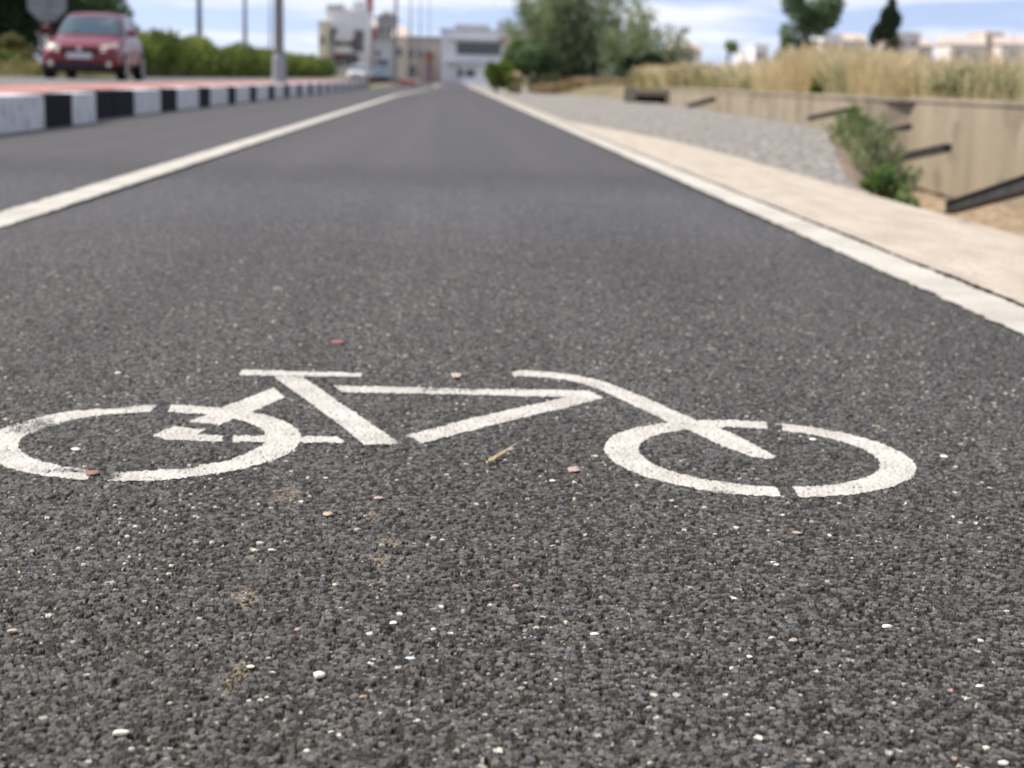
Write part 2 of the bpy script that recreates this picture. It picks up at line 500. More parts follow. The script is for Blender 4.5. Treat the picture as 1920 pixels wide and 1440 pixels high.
def wheel_fit(l, r, ty, by):
    """ground circle seen between the pixel columns l, r and rows ty, by"""
    a = ground((l + r) / 2, by); b_ = ground((l + r) / 2, ty)
    cy = (a.y + b_.y) / 2
    lo = hi = None
    best = None
    ang = np.linspace(0, 2 * math.pi, 181)
    c = np.array([(a.x + b_.x) / 2, cy]); rad = (b_.y - a.y) / 2
    Ri = np.array(CAM_M.to_3x3().transposed())
    for _ in range(60):
        P = np.stack([c[0] + rad * np.cos(ang), c[1] + rad * np.sin(ang), np.full(181, -CAM_H)])
        q = Ri @ P
        X = 960 + q[0] / -q[2] * FPX; Yp = 720 - q[1] / -q[2] * FPX
        el, er, et, eb = X.min() - l, X.max() - r, Yp.min() - ty, Yp.max() - by
        c[0] -= (el + er) / 2 * c[1] / FPX
        c[1] += (et + eb) / 2 * c[1] ** 2 / CAM_H / FPX
        rad *= 1 + 0.3 * ((r - l) / (X.max() - X.min()) - 1) + 0.3 * ((by - ty) / (Yp.max() - Yp.min()) - 1)
    return c, rad

cL, rL = wheel_fit(-34, 562, 760, 900.5)
cR, rR = wheel_fit(1132, 1719, 788.5, 932)

gapsL = [gp([(296, 752), (328, 752), (306, 784), (276, 784)]), gp([(176, 872), (214, 872), (192, 912), (150, 912)])]
gapsR = [gp([(1438, 780), (1468, 780), (1465, 815), (1437, 815)]), gp([(1448, 903), (1478, 903), (1504, 940), (1470, 940)])]
gapsL[1] = gp([(158, 876), (218, 876), (196, 906), (170, 906)])
gapsL[1] = gp([(178, 872), (220, 876), (194, 908), (160, 908)])
paint_part('wheel', ring_mask(cL, rL, rL * 0.775, gapsL))
paint_part('wheel', ring_mask(cR, rR, rR * 0.775, gapsR))
strokes = {
    'saddle_bar': [(453, 694.6), (678, 699), (677.5, 706.5), (512, 705.5), (448.5, 704.8)],
    'seat_tube': [(512, 706.2), (568, 707), (640, 757), (749.5, 833), (684, 834.5), (590, 762)],
    'chain_stay': [(514, 727.5), (534, 745.7), (466, 776), (432, 789), (412, 797), (352, 791), (390, 778), (423, 762)],
    'hub': [(287, 817.5), (310, 806), (328, 800), (386, 806), (370, 815), (419, 817), (417.5, 828.5), (310, 825)],
    'pedal_bar': [(437, 817), (500, 817), (562, 819), (634, 820.5), (648, 831), (562, 830), (437, 829)],
    'frame_triangle': [(626, 723), (860, 728), (1105, 732.5), (1131, 747), (960, 789), (790, 832), (762, 818), (890, 784), (1060, 744.5), (860, 738.5), (640, 735)],
    'fork': [(959, 700), (966, 695), (981, 693.5), (1037.5, 698), (1081, 704), (1125, 713), (1183, 735), (1304, 787.4), (1377, 815), (1454, 855), (1451, 859),
             (1438, 860.5), (1410, 857), (1355, 836.6), (1293, 807.5), (1249, 789.5), (1183, 758.5), (1125, 731), (1096, 720), (1056, 711), (1019, 706.7), (964.6, 704.5)],
}
dL = np.hypot(qxw - cL[0], qyw - cL[1]); dR = np.hypot(qxw - cR[0], qyw - cR[1])
ringL = (dL < rL) & (dL > rL * 0.775); ringR = (dR < rR) & (dR > rR * 0.775)
for nm, pts in strokes.items():
    mk = in_poly(qxw, qyw, gp(pts))
    if nm == 'pedal_bar':
        paint_part(nm, mk & ~ringL & (dL > rL))
        paint_part(nm, mk & ~ringL & (dL <= rL))
    else:
        paint_part(nm, mk & ~ringL & ~ringR)

# ------------------------------------------------------------------ edge lines, concrete strip
def ribbon(name, yl, xl, xr, z, m, jitter=0.006, step=0.03, far_step=0.25):
    """strip between x = xl(y) and x = xr(y) with slightly ragged edges"""
    ys = [yl[0]]
    while ys[-1] < yl[1]:
        ys.append(ys[-1] + (step if ys[-1] < 9 else far_step))
    ys = np.array(ys); n = len(ys); K = 5
    a = np.array([xl(t) for t in ys]) + rng.normal(0, jitter, n) * (ys < 12)
    b_ = np.array([xr(t) for t in ys]) + rng.normal(0, jitter, n) * (ys < 12)
    w = np.linspace(0, 1, K)
    X = a[:, None] * (1 - w) + b_[:, None] * w
    Zz = np.full_like(X, z)
    vs = np.stack([X, np.repeat(ys[:, None], K, 1), Zz], -1).reshape(-1, 3)
    ii = np.arange(n * K).reshape(n, K)
    fs = np.stack([ii[:-1, :-1], ii[:-1, 1:], ii[1:, 1:], ii[1:, :-1]], -1).reshape(-1, 4)
    return np_mesh(name, vs, fs, m)

def left_x(y): return -1.475 if y < 43 else -1.475 + 0.50 * ((y - 43) / 24) ** 1.0
l1 = ribbon('edge_line', (-4, 67), lambda y: left_x(y) - 0.075, lambda y: left_x(y) + 0.075, 0.0035, M_line, jitter=0.0045)
tag(l1, 'white painted line along the left edge of the bicycle lane', 'road marking')
l2 = ribbon('edge_line', (-4, 118), lambda y: 1.222, lambda y: 1.372, 0.0035, M_line, jitter=0.0045)
tag(l2, 'white painted line along the right edge of the lane beside the pale strip', 'road marking')
for k, (ya, yb, xa, xb) in enumerate(((86, 97, -1.05, -0.72), (104, 116, -1.0, -0.6))):
    o = ribbon('dash_line', (ya, yb), lambda y: xa, lambda y: xb, 0.0035, M_line, jitter=0)
    tag(o, ('nearer' if k == 0 else 'farther') + ' of two short white dashes where the lane reaches the buildings', 'road marking', 'white dashes at the end of the lane')

def strip_out(y):
    if y < 12: return 2.03
    if y < 19: return 2.03 - 0.55 * ((y - 12) / 7) ** 1.5
    return 1.48
st = ribbon('concrete_strip', (-4, 20.5), lambda y: 1.382 + 0.004 * math.sin(y * 5.3), strip_out, 0.008, M_strip, jitter=0.004)
st['kind'] = 'structure'
st2 = ribbon('path_edge', (20.5, 120), lambda y: 1.385, lambda y: 1.50, 0.006, M_strip, jitter=0.0)
st2['kind'] = 'structure'

# ------------------------------------------------------------------ gravel verge, canal bed, banks
def bank_x(y):
    P = ((-8, 2.04), (6.8, 2.04), (7.5, 2.08), (8.7, 2.32), (10.5, 2.74), (15.9, 4.05), (19, 4.75), (30, 5.25), (42, 5.60), (62, 5.9), (90, 6.5), (140, 7))
    for (ya, xa), (yb, xb) in zip(P, P[1:]):
        if y <= yb:
            t = (y - ya) / (yb - ya)
            return xa + (xb - xa) * t
    return P[-1][1]

def height_grid(name, ys, xf, zf, m, smooth=True, kind='structure'):
    n = len(ys)
    X = np.array([xf(y) for y in ys]); K = X.shape[1]
    Y = np.repeat(np.array(ys)[:, None], K, 1)
    Zz = zf(X, Y)
    vs = np.stack([X, Y, Zz], -1).reshape(-1, 3)
    ii = np.arange(n * K).reshape(n, K)
    fs = np.stack([ii[:-1, :-1], ii[:-1, 1:], ii[1:, 1:], ii[1:, :-1]], -1).reshape(-1, 4)
    o = np_mesh(name, vs, fs, m, smooth=smooth)
    if kind: o['kind'] = kind
    return o

ys_g = list(np.concatenate([np.arange(-6, 25, 0.07), np.arange(25, 60, 0.3), np.arange(60, 141, 2.0)]))
height_grid('gravel_verge', ys_g, lambda y: np.linspace(1.36, bank_x(y), 60),
            lambda X, Y: -0.004 - 0.0 * X + (vnoise(X, Y, 0.08, 91) - .5) * 0.03 * sstep(1.5, 1.9, X) + (vnoise(X, Y, 0.6, 92) - .5) * 0.05 * sstep(2.1, 3.0, X), M_gravel)

def canal_x(y):
    b_ = bank_x(y); e = 6.45 if y < 21 else 6.0
    return np.concatenate([[b_], np.linspace(b_ + 0.03, max(b_ + 0.9, 0.2), 10), np.linspace(b_ + 1.0, max(e, b_ + 1.1), 8)])
def canal_z(X, Y):
    b_ = np.array([bank_x(y) for y in Y[:, 0]])[:, None]
    d = X - b_
    z = -0.98 * sstep(0.0, 0.95, d) - 0.02 + 0.25 * sstep(5.6, 6.3, X)
    return z + (vnoise(X, Y, 0.25, 93) - .5) * 0.10 * sstep(0, .3, d)
height_grid('canal_bed', list(np.arange(-6, 44, 0.15)), canal_x, canal_z, M_soil)

def field_z(X, Y):
    return 0.40 + (vnoise(X, Y, 3.0, 94) - .5) * 0.10 + 0.0 * X
xs_f = np.concatenate([np.linspace(6.1, 20, 30), np.linspace(22, 120, 20)])
height_grid('field', list(np.arange(-6, 44, 1.0)) , lambda y: np.concatenate([[6.3 if y < 20.9 else 5.85], xs_f[1:]]), field_z, M_ground)
height_grid('field_beyond', list(np.arange(43, 240, 2.0)), lambda y: np.concatenate([np.linspace(bank_x(y) - (2.2 if y > 58 else 0.75), 12, 14), np.linspace(14, 300, 20)]),
            lambda X, Y: -0.06 + 0.48 * sstep(0, 1.6, X - np.array([bank_x(y) - (2.2 if y > 58 else 0.7) for y in Y[:, 0]])[:, None]) + (vnoise(X, Y, 4.0, 95) - .5) * 0.08, M_ground)

# concrete walls of the far side of the canal
def wall_thing(name, label, panels):
    t = empty(name, panels[0][0:2] + (0,))
    tag(t, label, 'wall')
    for (x0, y0, x1, y1, z0, z1) in panels:
        bm = bmesh.new()
        bm_box(bm, min(x0, x1) - t.location.x, max(x0, x1) - t.location.x, y0 - t.location.y, y1 - t.location.y, z0, z1, 0.015)
        bm_obj('wall_panel', bm, M_wall, t)
    bm = bmesh.new()
    for (x0, y0, x1, y1, z0, z1) in panels:
        bm_box(bm, min(x0, x1) - 0.02 - t.location.x, max(x0, x1) + 0.05 - t.location.x, y0 - t.location.y, y1 - t.location.y, z1 + 0.002, z1 + 0.06, 0.012)
    bm_obj('coping', bm, M_wall, t)
    return t
near_p = [(6.25, y, 6.55, y + 2.494, -1.6, 0.36) for y in np.arange(-4.6, 20, 2.5)]
wall_thing('retaining_wall', 'tall beige concrete wall of the canal with vertical stains, at the right edge', near_p)
far_p = [(5.8, y, 6.1, min(y + 3.994, 40.6), -1.6, 0.36) for y in np.arange(21.02, 40, 4.0)]
wall_thing('retaining_wall', 'low far stretch of beige canal wall beyond the step, seen over the gravel', far_p)

stp = empty('wall_step', (5.8, 21.0, 0))
tag(stp, 'slanting concrete step joining the tall near wall to the low far wall', 'wall')
for nm, z0, z1, g_ in (('wall_panel', -1.6, .36, 0), ('coping', .362, .42, .02)):
    bm = bmesh.new()
    pl = [(0 - g_, .012), (.45 - g_, -.60), (.76, -.60), (.76, .012)]
    lo_ = [bm.verts.new((x, y_, z0)) for x, y_ in pl]; up_ = [bm.verts.new((x, y_, z1)) for x, y_ in pl]
    bm.faces.new(lo_); bm.faces.new(up_)
    for k in range(4): bm.faces.new((lo_[k], lo_[(k + 1) % 4], up_[(k + 1) % 4], up_[k]))
    bm_obj(nm, bm, M_wall, stp)
M_rust = mat('dark_steel', (0.018, 0.017, 0.017), (0.05, 0.045, 0.04), rough=0.7, scale=9, spec=0.4)
def strut(label, a, b_, w, hgt):
    a = Vector(a); b_ = Vector(b_)
    t = empty('strut', a)
    tag(t, label, 'beam', 'bars slanting up from the canal bank')
    d = b_ - a
    L = d.length
    bm = bmesh.new()
    for (x0, x1, z0, z1) in ((-w / 2, w / 2, hgt * .38, hgt / 2), (-w / 2, w / 2, -hgt / 2, -hgt * .38), (-w * .3, w * .3, -hgt * .375, hgt * .375)):
        bm_box(bm, x0, x1, 0, L - 0.02, z0, z1, 0.004)
    rot = d.to_track_quat('Y', 'Z').to_matrix().to_4x4()
    bmesh.ops.transform(bm, matrix=rot, verts=bm.verts)
    bm_obj('beam', bm, M_rust, t)
    bm = bmesh.new()
    bm_box(bm, -w * .52, w * .52, L - 0.019, L, -hgt * .52, hgt * .52)
    bmesh.ops.transform(bm, matrix=rot, verts=bm.verts)
    bm_obj('end_plate', bm, M_rust, t)
strut('thick dark steel bar nearest the pale strip, slanting out of frame at the right', (3.35, 9.9, -0.26), (2.38, 5.4, 0.268), 0.08, 0.078)
strut('dark steel bar with a blunt end right of the bank shrub', (5.02, 17.2, -0.30), (4.84, 14.5, -0.03), 0.08, 0.075)
strut('short dark bar at the step of the canal wall, behind the shrub', (5.62, 20.2, -0.10), (5.52, 18.0, 0.08), 0.07, 0.06)
strut('small dark bar in front of the low far wall, left of the shrub', (5.44, 22.8, 0.05), (5.53, 20.6, 0.24), 0.08, 0.06)
strut('small dark bar farthest along the low canal wall near the culvert', (5.50, 34.8, 0.02), (5.50, 31.6, 0.22), 0.11, 0.09)

# culvert where the canal goes under the bank
cul = empty('culvert', (5.2, 40.0, 0))
tag(cul, 'concrete culvert with black opening at the far end of the low wall', 'culvert')
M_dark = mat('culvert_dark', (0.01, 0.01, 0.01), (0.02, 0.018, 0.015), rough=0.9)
bm = bmesh.new()
bm_box(bm, -0.62, -0.30, 0, 0.4, -1.2, 0.42, .01); bm_box(bm, -0.299, 0.59, 0.002, 0.4, 0.20, 0.36, .01)
bm_obj('headwall', bm, M_wall, cul)
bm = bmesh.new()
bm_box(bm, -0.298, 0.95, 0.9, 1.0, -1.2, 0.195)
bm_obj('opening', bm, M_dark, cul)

# ------------------------------------------------------------------ striped kerb, median, opposite road
M_kwhite = mat('kerb_white', (0.60, 0.60, 0.60), (0.74, 0.74, 0.73), rough=0.7, scale=5, bump=0.4, bscale=60, spots=(9, 0.60, (0.42, 0.40, 0.37)))
M_kblack = mat('kerb_black', (0.007, 0.008, 0.012), (0.016, 0.017, 0.022), spec=.15, rough=0.8, scale=5, bump=0.4, bscale=60, spots=(16, 0.72, (0.05, 0.05, 0.05)))
M_red = mat('red_paving', (0.38, 0.145, 0.12), (0.47, 0.23, 0.195), rough=0.85, scale=2.2, detail=6, spots=(3.0, 0.60, (0.46, 0.40, 0.36)))
KT = 0.275
KS = 1.034
def kerb(label, x_face, blocks, width=0.30, ks=KS):
    blocks = [(ya * ks, yb * ks, c) for ya, yb, c in blocks]
    t = empty('kerb', (x_face, blocks[0][0], 0))
    tag(t, label, 'kerb')
    for (ya, yb, c) in blocks:
        bm = bmesh.new()
        bm_box(bm, -width, 0, ya - blocks[0][0] + 0.004, yb - blocks[0][0] - 0.004, -0.05, KT, 0.025)
        bm_obj('kerb_block', bm, M_kwhite if c == 'W' else M_kblack, t)
    return t
kerb('near stretch of black and white kerb standing forward, at the left edge', -3.42,
     [(4.6, 5.6, 'B'), (5.6, 7.2, 'W'), (7.2, 8.2, 'B'), (8.2, 9.8, 'W'), (9.8, 10.75, 'B'), (10.75, 13.2 , 'W'), (13.2 , 14.15 , 'B'), (14.15, 15.1, 'W')], ks=.985)
bl = [(14.42, 15.9, 'B'), (15.9, 16.97, 'B'), (16.97, 18.5, 'W'), (18.5, 19.6, 'B'), (19.6, 21.3, 'W'), (21.3, 22.3, 'B'), (22.3, 24.06, 'W'), (24.06, 24.95, 'B'),
      (24.95, 26.7, 'W'), (26.7, 27.6, 'B'), (27.6, 29.4, 'W'), (29.4, 30.4, 'B'), (30.4, 32.2, 'W'), (32.2, 33.2, 'B')]
y = 33.2
while y < 66:
    bl.append((y, y + 1.75, 'W')); bl.append((y + 1.75, y + 2.75, 'B')); y += 2.75
kerb('long black and white striped kerb running along the red median to the far end', -3.60, bl)
sheet('median_paving', [(-5.55, -3.721, 4.5, 14.88), (-5.55, -3.9, 14.88, y * KS)], M_red, KT - 0.012)
box_obj('median_edge', -5.70, -5.551, 4.5, y * KS, 0.0, KT + 0.002, M_strip)['kind'] = 'structure'
RZ = 0.27
M_road2 = mat('old_asphalt', (0.12, 0.118, 0.115), (0.19, 0.185, 0.18), rough=0.8, scale=1.2, detail=6, bump=.4, bscale=90)
sheet('opposite_road', [(-9.9, -5.701, -10, 200)], M_road2, RZ - 0.01)
height_grid('verge', list(np.arange(-10, 205, 2.5)), lambda y: np.concatenate([[-9.9], -9.9 - np.linspace(0.2, 40, 16)]),
            lambda X, Y: RZ - 0.005 + 0.14 * sstep(0.3, 3, -9.9 - X) + (vnoise(X, Y, 2.0, 97) - .5) * .05, M_verge)
# far traffic island
isl = empty('traffic_island', (-2.6, 92, 0))
tag(isl, 'distant low island with red and white kerb in front of the buildings', 'kerb')
M_pinkk = mat('island_red', (0.45, 0.12, 0.12), (0.55, 0.2, 0.18), rough=0.8)
for k in range(8):
    bm = bmesh.new(); bm_box(bm, -0.5 - 0.1 * k * 0, 0.5, k * 2.2, k * 2.2 + 2.18, -.02, 0.33, 0.03)
    bm_obj('kerb_block', bm, M_pinkk if k % 2 == 0 else M_kwhite, isl)

# ------------------------------------------------------------------ foliage builders
def leaf_cloud(name, clumps, n, size, m, parent=None, shell=0.55, aspect=2.2, up=0.2, loc=(0, 0, 0), droop=None):
    """n leaf blades spread through the clumps (x, y, z, rx, ry, rz); one mesh"""
    cl = np.array(clumps, dtype=float)
    wgt = (cl[:, 3] * cl[:, 4] * cl[:, 5]) ** (2 / 3); wgt /= wgt.sum()
    k = rng.choice(len(cl), n, p=wgt)
    d = rng.normal(size=(n, 3)); d /= np.linalg.norm(d, axis=1)[:, None]
    rad = shell + (1 - shell) * rng.random(n) ** 0.6
    rad *= 0.8 + 0.35 * rng.random(n)
    p = cl[k, :3] + d * rad[:, None] * cl[k, 3:6]
    a = rng.normal(size=(n, 3)) + d * 0.5 + np.array([0, 0, up]); a /= np.linalg.norm(a, axis=1)[:, None]
    b_ = np.cross(a, rng.normal(size=(n, 3))); b_ /= np.linalg.norm(b_, axis=1)[:, None] + 1e-9
    s = size * (0.6 + 0.8 * rng.random(n))[:, None]
    w = s / aspect
    v = np.stack([p - a * s * .5, p + b_ * w * .5, p + a * s * .5, p - b_ * w * .5], 1).reshape(-1, 3)
    v -= np.array(loc)
    f = np.arange(4 * n).reshape(n, 4)
    tone = np.clip(rng.random(len(cl))[k] * 0.5 + rng.random(n) * 0.5, 0, 1)
    return np_mesh(name, v, f, m, parent, attrs={'rnd': ('FLOAT', np.repeat(tone, 4))})

M_bark = mat('bark', (0.07, 0.055, 0.04), (0.14, 0.11, 0.085), rough=0.95, scale=12, stretch=(1, 1, .2), bump=.8, bscale=25, bdist=.02)

def limbs(name, parent, height, r0, spread, n, seedv, lean=(0, 0), fork=0.3):
    rr = random.Random(seedv)
    bm = bmesh.new()
    top = Vector((lean[0], lean[1], height))
    trunk = [Vector((0, 0, -0.1)), Vector((lean[0] * .2, lean[1] * .2, height * .3)), Vector((lean[0] * .6, lean[1] * .6, height * .65)), top]
    bm_tube(bm, trunk, [r0, r0 * .8, r0 * .5, r0 * .15], 9)
    for i in range(n):
        t = fork + (1 - fork) * rr.random() * .8
        p = Vector((lean[0] * t, lean[1] * t, height * t))
        an = rr.uniform(0, 6.283)
        q = p + Vector((math.cos(an) * spread * rr.uniform(.5, 1), math.sin(an) * spread * rr.uniform(.5, 1), height * rr.uniform(.12, .32)))
        mid = (p + q) / 2 + Vector((0, 0, -.05 * height))
        bm_tube(bm, [p, mid, q], [r0 * .4, r0 * .28, r0 * .06], 6)
    return bm_obj(name, bm, M_bark, parent, True)

def tree(name, label, cat, base, clumps, n, size, m, trunk=(2.5, .12, .8, 8, 1), group=None, shell=.5, aspect=2.0, up=.2):
    t = empty(name, base)
    tag(t, label, cat, group)
    limbs('trunk', t, *trunk)
    leaf_cloud('crown', clumps, n, size, m, t, shell, aspect, up)
    return t

G_dark = leaf_mat('leaves_dark', [(0.012, 0.026, 0.010), (0.025, 0.05, 0.018), (0.05, 0.085, 0.03)])
G_hedge = leaf_mat('leaves_hedge', [(0.03, 0.055, 0.010), (0.13, 0.18, 0.03), (0.36, 0.38, 0.08)], .25)
G_grey = leaf_mat('leaves_greygreen', [(0.09, 0.13, 0.07), (0.19, 0.245, 0.125), (0.32, 0.375, 0.19), (0.42, 0.42, 0.26)], .42)
G_bright = leaf_mat('leaves_bright', [(0.07, 0.13, 0.02), (0.15, 0.24, 0.03), (0.23, 0.30, 0.06)], .35)
G_mid = leaf_mat('leaves_mid', [(0.06, 0.11, 0.055), (0.14, 0.21, 0.095), (0.24, 0.32, 0.16)])
G_cyp = leaf_mat('leaves_cypress', [(0.018, 0.036, 0.022), (0.038, 0.07, 0.036), (0.06, 0.10, 0.05)], .15)
G_bank = leaf_mat('leaves_bank', [(0.10, 0.13, 0.06), (0.18, 0.22, 0.10), (0.29, 0.31, 0.16), (0.40, 0.36, 0.21)], .3)
G_fresh = leaf_mat('leaves_fresh', [(0.06, 0.11, 0.025), (0.12, 0.20, 0.05), (0.22, 0.29, 0.10)], .3)
G_straw = leaf_mat('straw', [(0.36, 0.25, 0.12), (0.58, 0.46, 0.26), (0.72, 0.61, 0.38), (0.76, 0.68, 0.47)], .35)
G_weed = leaf_mat('weed', [(0.13, 0.17, 0.07), (0.27, 0.30, 0.14), (0.50, 0.47, 0.27)], .35)
G_brown = leaf_mat('dry_brown', [(0.22, 0.15, 0.08), (0.34, 0.25, 0.14), (0.46, 0.37, 0.21)], .3)
G_dryg = leaf_mat('verge_mix', [(0.09, 0.11, 0.03), (0.22, 0.20, 0.07), (0.42, 0.33, 0.16)], .3)

def blobs(cx, cy, cz, rx, ry, rz, n, sub, sd):
    rr = random.Random(sd)
    L = []
    for i in range(n):
        a, e = rr.uniform(0, 6.283), rr.uniform(-1, 1)
        r = rr.uniform(.35, .95)
        c = math.sqrt(1 - e * e)
        k = sub * rr.uniform(.6, 1.3)
        L.append((cx + rx * r * c * math.cos(a), cy + ry * r * c * math.sin(a), cz + rz * r * e, k * rx, k * ry, k * rz * .9))
    return L

# hedge along the far side of the opposite road
hed = empty('hedge', (-10.6, 50, RZ))
tag(hed, 'long clipped green hedge behind the opposite road, between red car and buildings', 'hedge')
cl = []
rr = random.Random(5)
yy = 0.0
while yy < 82:
    hh = rr.uniform(1.25, 1.6) if yy > 22 else (1.30 + .18 * math.sin(yy * .55) + rr.uniform(-.12, .12))
    for q in range(3):
        cl.append((rr.uniform(-.5, .5), yy + rr.uniform(-.6, .6), hh * rr.uniform(.55, .72), .75, .95, hh * .42))
    cl.append((0, yy, hh * .32, .9, 1.2, hh * .36))
    yy += 1.5
leaf_cloud('foliage', cl, 62000, .17, G_hedge, hed, .6, 1.6)
for q in range(40):
    bm = bmesh.new()
    bm_tube(bm, [(rr.uniform(-.3, .3), q * 2.05, -.1), (rr.uniform(-.4, .4), q * 2.05 + .2, 1.0)], [.04, .015], 6)
    bm_obj('stem', bm, M_bark, hed)
# box core of twigs keeps the hedge dense
# dark trees at the upper left, behind the car
for i, (px, d, hh, rx, lab, mm) in enumerate((
        (-45, 50, 5.2, 2.2, 'tall dark evergreen tree at the upper left corner', G_dark),
        (40, 57, 5.6, 2.3, 'dark tree behind the grey sign, second from the left corner', G_dark),
        (150, 62, 4.6, 1.7, 'green tree with crown just above the roof of the red car', G_mid),
        (226, 74, 3.0, 0.9, 'small rounded tree peeping out right of the red car roof', G_mid))):
    b_ = at(px, d, RZ + .1)
    tree('roadside_tree', lab, 'tree', b_, blobs(0, 0, hh * .50, rx, rx, hh * .48, 20, .46, 40 + i), 14000 if hh > 4 else 4500, .20, mm,
         (hh * .75, .14, rx * .6, 9, 70 + i), 'trees behind the red car', .6)
def bush(name, label, cat, base, rx, ry, hh, n, size, m, sd, group=None, nb=9, aspect=2.0):
    t = empty(name, base); tag(t, label, cat, group)
    rr = random.Random(sd)
    bm = bmesh.new()
    for q in range(6):
        a = rr.uniform(0, 6.28)
        bm_tube(bm, [(0, 0, -.05), (math.cos(a) * rx * .3, math.sin(a) * ry * .3, hh * .4), (math.cos(a) * rx * .6, math.sin(a) * ry * .6, hh * .8)], [.02 * hh, .014 * hh, .005], 5)
    bm_obj('stems', bm, M_bark, t)
    leaf_cloud('foliage', blobs(0, 0, hh * .5, rx * .8, ry * .8, hh * .45, nb, .45, sd), n, size, m, t, .4, aspect)
    return t
bush('dry_bush', 'brownish dry bush on the verge left of the red car', 'bush', at(38, 44, RZ), .8, .9, 1.1, 2500, .16, G_dryg, 81)
bush('verge_bush', 'low green bush on the verge at the left edge beside the dry bush', 'bush', at(-4, 42, RZ), .7, .9, .8, 2200, .14, G_hedge, 82)

# big feathery shrub right of the lane's end
def feather(name, label, base, hh, spread, nst, m, sd, leaf=.20, per=150, thick=.045, ysp=1.0, group=None):
    t = empty(name, base); tag(t, label, 'shrub', group)
    rr = random.Random(sd)
    bm = bmesh.new()
    pts, tone = [], []
    for i in range(nst):
        a = rr.uniform(0, 6.283); k = rr.random() ** .7
        L = hh * rr.uniform(.55, 1.08) * (1 - .38 * k)
        P = []
        for s in range(7):
            q = s / 6
            P.append(Vector((math.cos(a) * spread * k * (.5 + .5 * q ** 1.25), math.sin(a) * spread * ysp * k * (.5 + .5 * q ** 1.25), L * q * (1 - .12 * q * k))))
        bm_tube(bm, P, [thick * (1 - .88 * s / 6) for s in range(7)], 5)
        tn = rr.random()
        for j in range(per):
            q = rr.uniform(.02, 1.0)
            s = min(int(q * 6), 5); f = q * 6 - s
            p = P[s].lerp(P[s + 1], f)
            sp = .42 * (1.12 - q) * hh / 5 + .02 * min(hh, 5)
            pts.append((p.x + rr.gauss(0, sp), p.y + rr.gauss(0, sp), max(.02, p.z + rr.gauss(0, sp * .8))))
            tone.append(min(1, max(0, tn * .55 + rr.random() * .45)))
    bm_obj('stems', bm, M_bark, t)
    p = np.array(pts); n = len(p)
    a = rng.normal(size=(n, 3)) * .6 + np.array([0, 0, .9]); a[:, :2] += p[:, :2] * .25
    a /= np.linalg.norm(a, axis=1)[:, None]
    b_ = np.cross(a, rng.normal(size=(n, 3))); b_ /= np.linalg.norm(b_, axis=1)[:, None]
    s = leaf * (.6 + .9 * rng.random(n))[:, None]
    v = np.stack([p - a * s * .5, p + b_ * s * .16, p + a * s * .5, p - b_ * s * .16], 1).reshape(-1, 3)
    np_mesh('foliage', v, np.arange(4 * n).reshape(n, 4), m, t, attrs={'rnd': ('FLOAT', np.repeat(np.array(tone), 4))})
    return t
feather('feathery_shrub', 'big feathery grey green shrub with many upright stems beside the lane end', at(1062, 66, .40), 6.8, 2.85, 70, G_grey, 3, .23, 230)
feather('feathery_shrub', 'thinner pale side of the feathery shrub, leaning right over the dry grass', at(1200, 63, .40), 4.1, 2.3, 36, G_grey, 9, .21, 160)
bush('dark_bush', 'dark green bush low at the left foot of the feathery shrub', 'bush', at(1000, 62, .30), 1.3, 1.2, 2.0, 4500, .2, G_mid, 12)
bush('dark_bush', 'dark bush low at the right foot of the feathery shrub by the wall', 'bush', at(1205, 56, .38), 1.1, 1.0, 1.3, 4000, .18, G_dark, 13)
bush('green_bush', 'bright yellow green rounded bush at the right edge of the lane end', 'bush', at(930, 58, 0), .66, .7, 1.35, 4500, .12, G_bright, 14)
bush('green_bush', 'mid green bush behind the bright one, filling the shrub foot at its left', 'bush', at(968, 63, .15), .9, .9, 2.0, 4500, .16, G_fresh, 16)
bush('straw_bush', 'pale straw coloured tuft between bright green bush and feathery shrub', 'bush', at(966, 58, .05), .42, .5, .75, 1800, .14, G_straw, 15)
# trees behind the dry grass
b_ = at(1496, 92, .4)
tree('field_tree', 'broad green tree with uneven crown behind the dry grass', 'tree', b_, blobs(.5, 0, 3.9, 1.9, 1.6, 2.3, 16, .36, 51) + blobs(-1.3, 0, 2.2, .9, .9, 1.0, 6, .45, 52) + blobs(.7, .2, 2.0, 1.1, .9, 1.0, 6, .45, 54), 9500, .22, G_mid,
     (4.5, .16, 1.4, 10, 53), None, .45)
b_ = at(1655, 88, .4)
tree('cypress_tree', 'narrow dark cypress like tree right of the broad green tree', 'tree', b_, blobs(-.05, 0, 3.2, .85, .85, 1.5, 9, .5, 55) + blobs(.1, 0, 1.8, .65, .65, 1.0, 6, .5, 56) + blobs(.1, 0, 4.6, .5, .5, 1.2, 5, .5, 57), 10000, .18, G_cyp,
     (4.4, .12, .5, 8, 58), None, .5)
# small palm like tree far off
pal = empty('palm_tree', at(1362, 120, .4)); tag(pal, 'tiny distant palm tree with spiky head above the grass', 'tree')
bm = bmesh.new(); bm_tube(bm, [(0, 0, -.1), (.05, 0, 1.4), (0, 0, 2.7)], [.16, .13, .12], 8); bm_obj('trunk', bm, M_bark, pal)
leaf_cloud('crown', blobs(0, 0, 3.0, .75, .75, .6, 9, .4, 59), 1400, .42, G_grey, pal, .4, 5, .1)

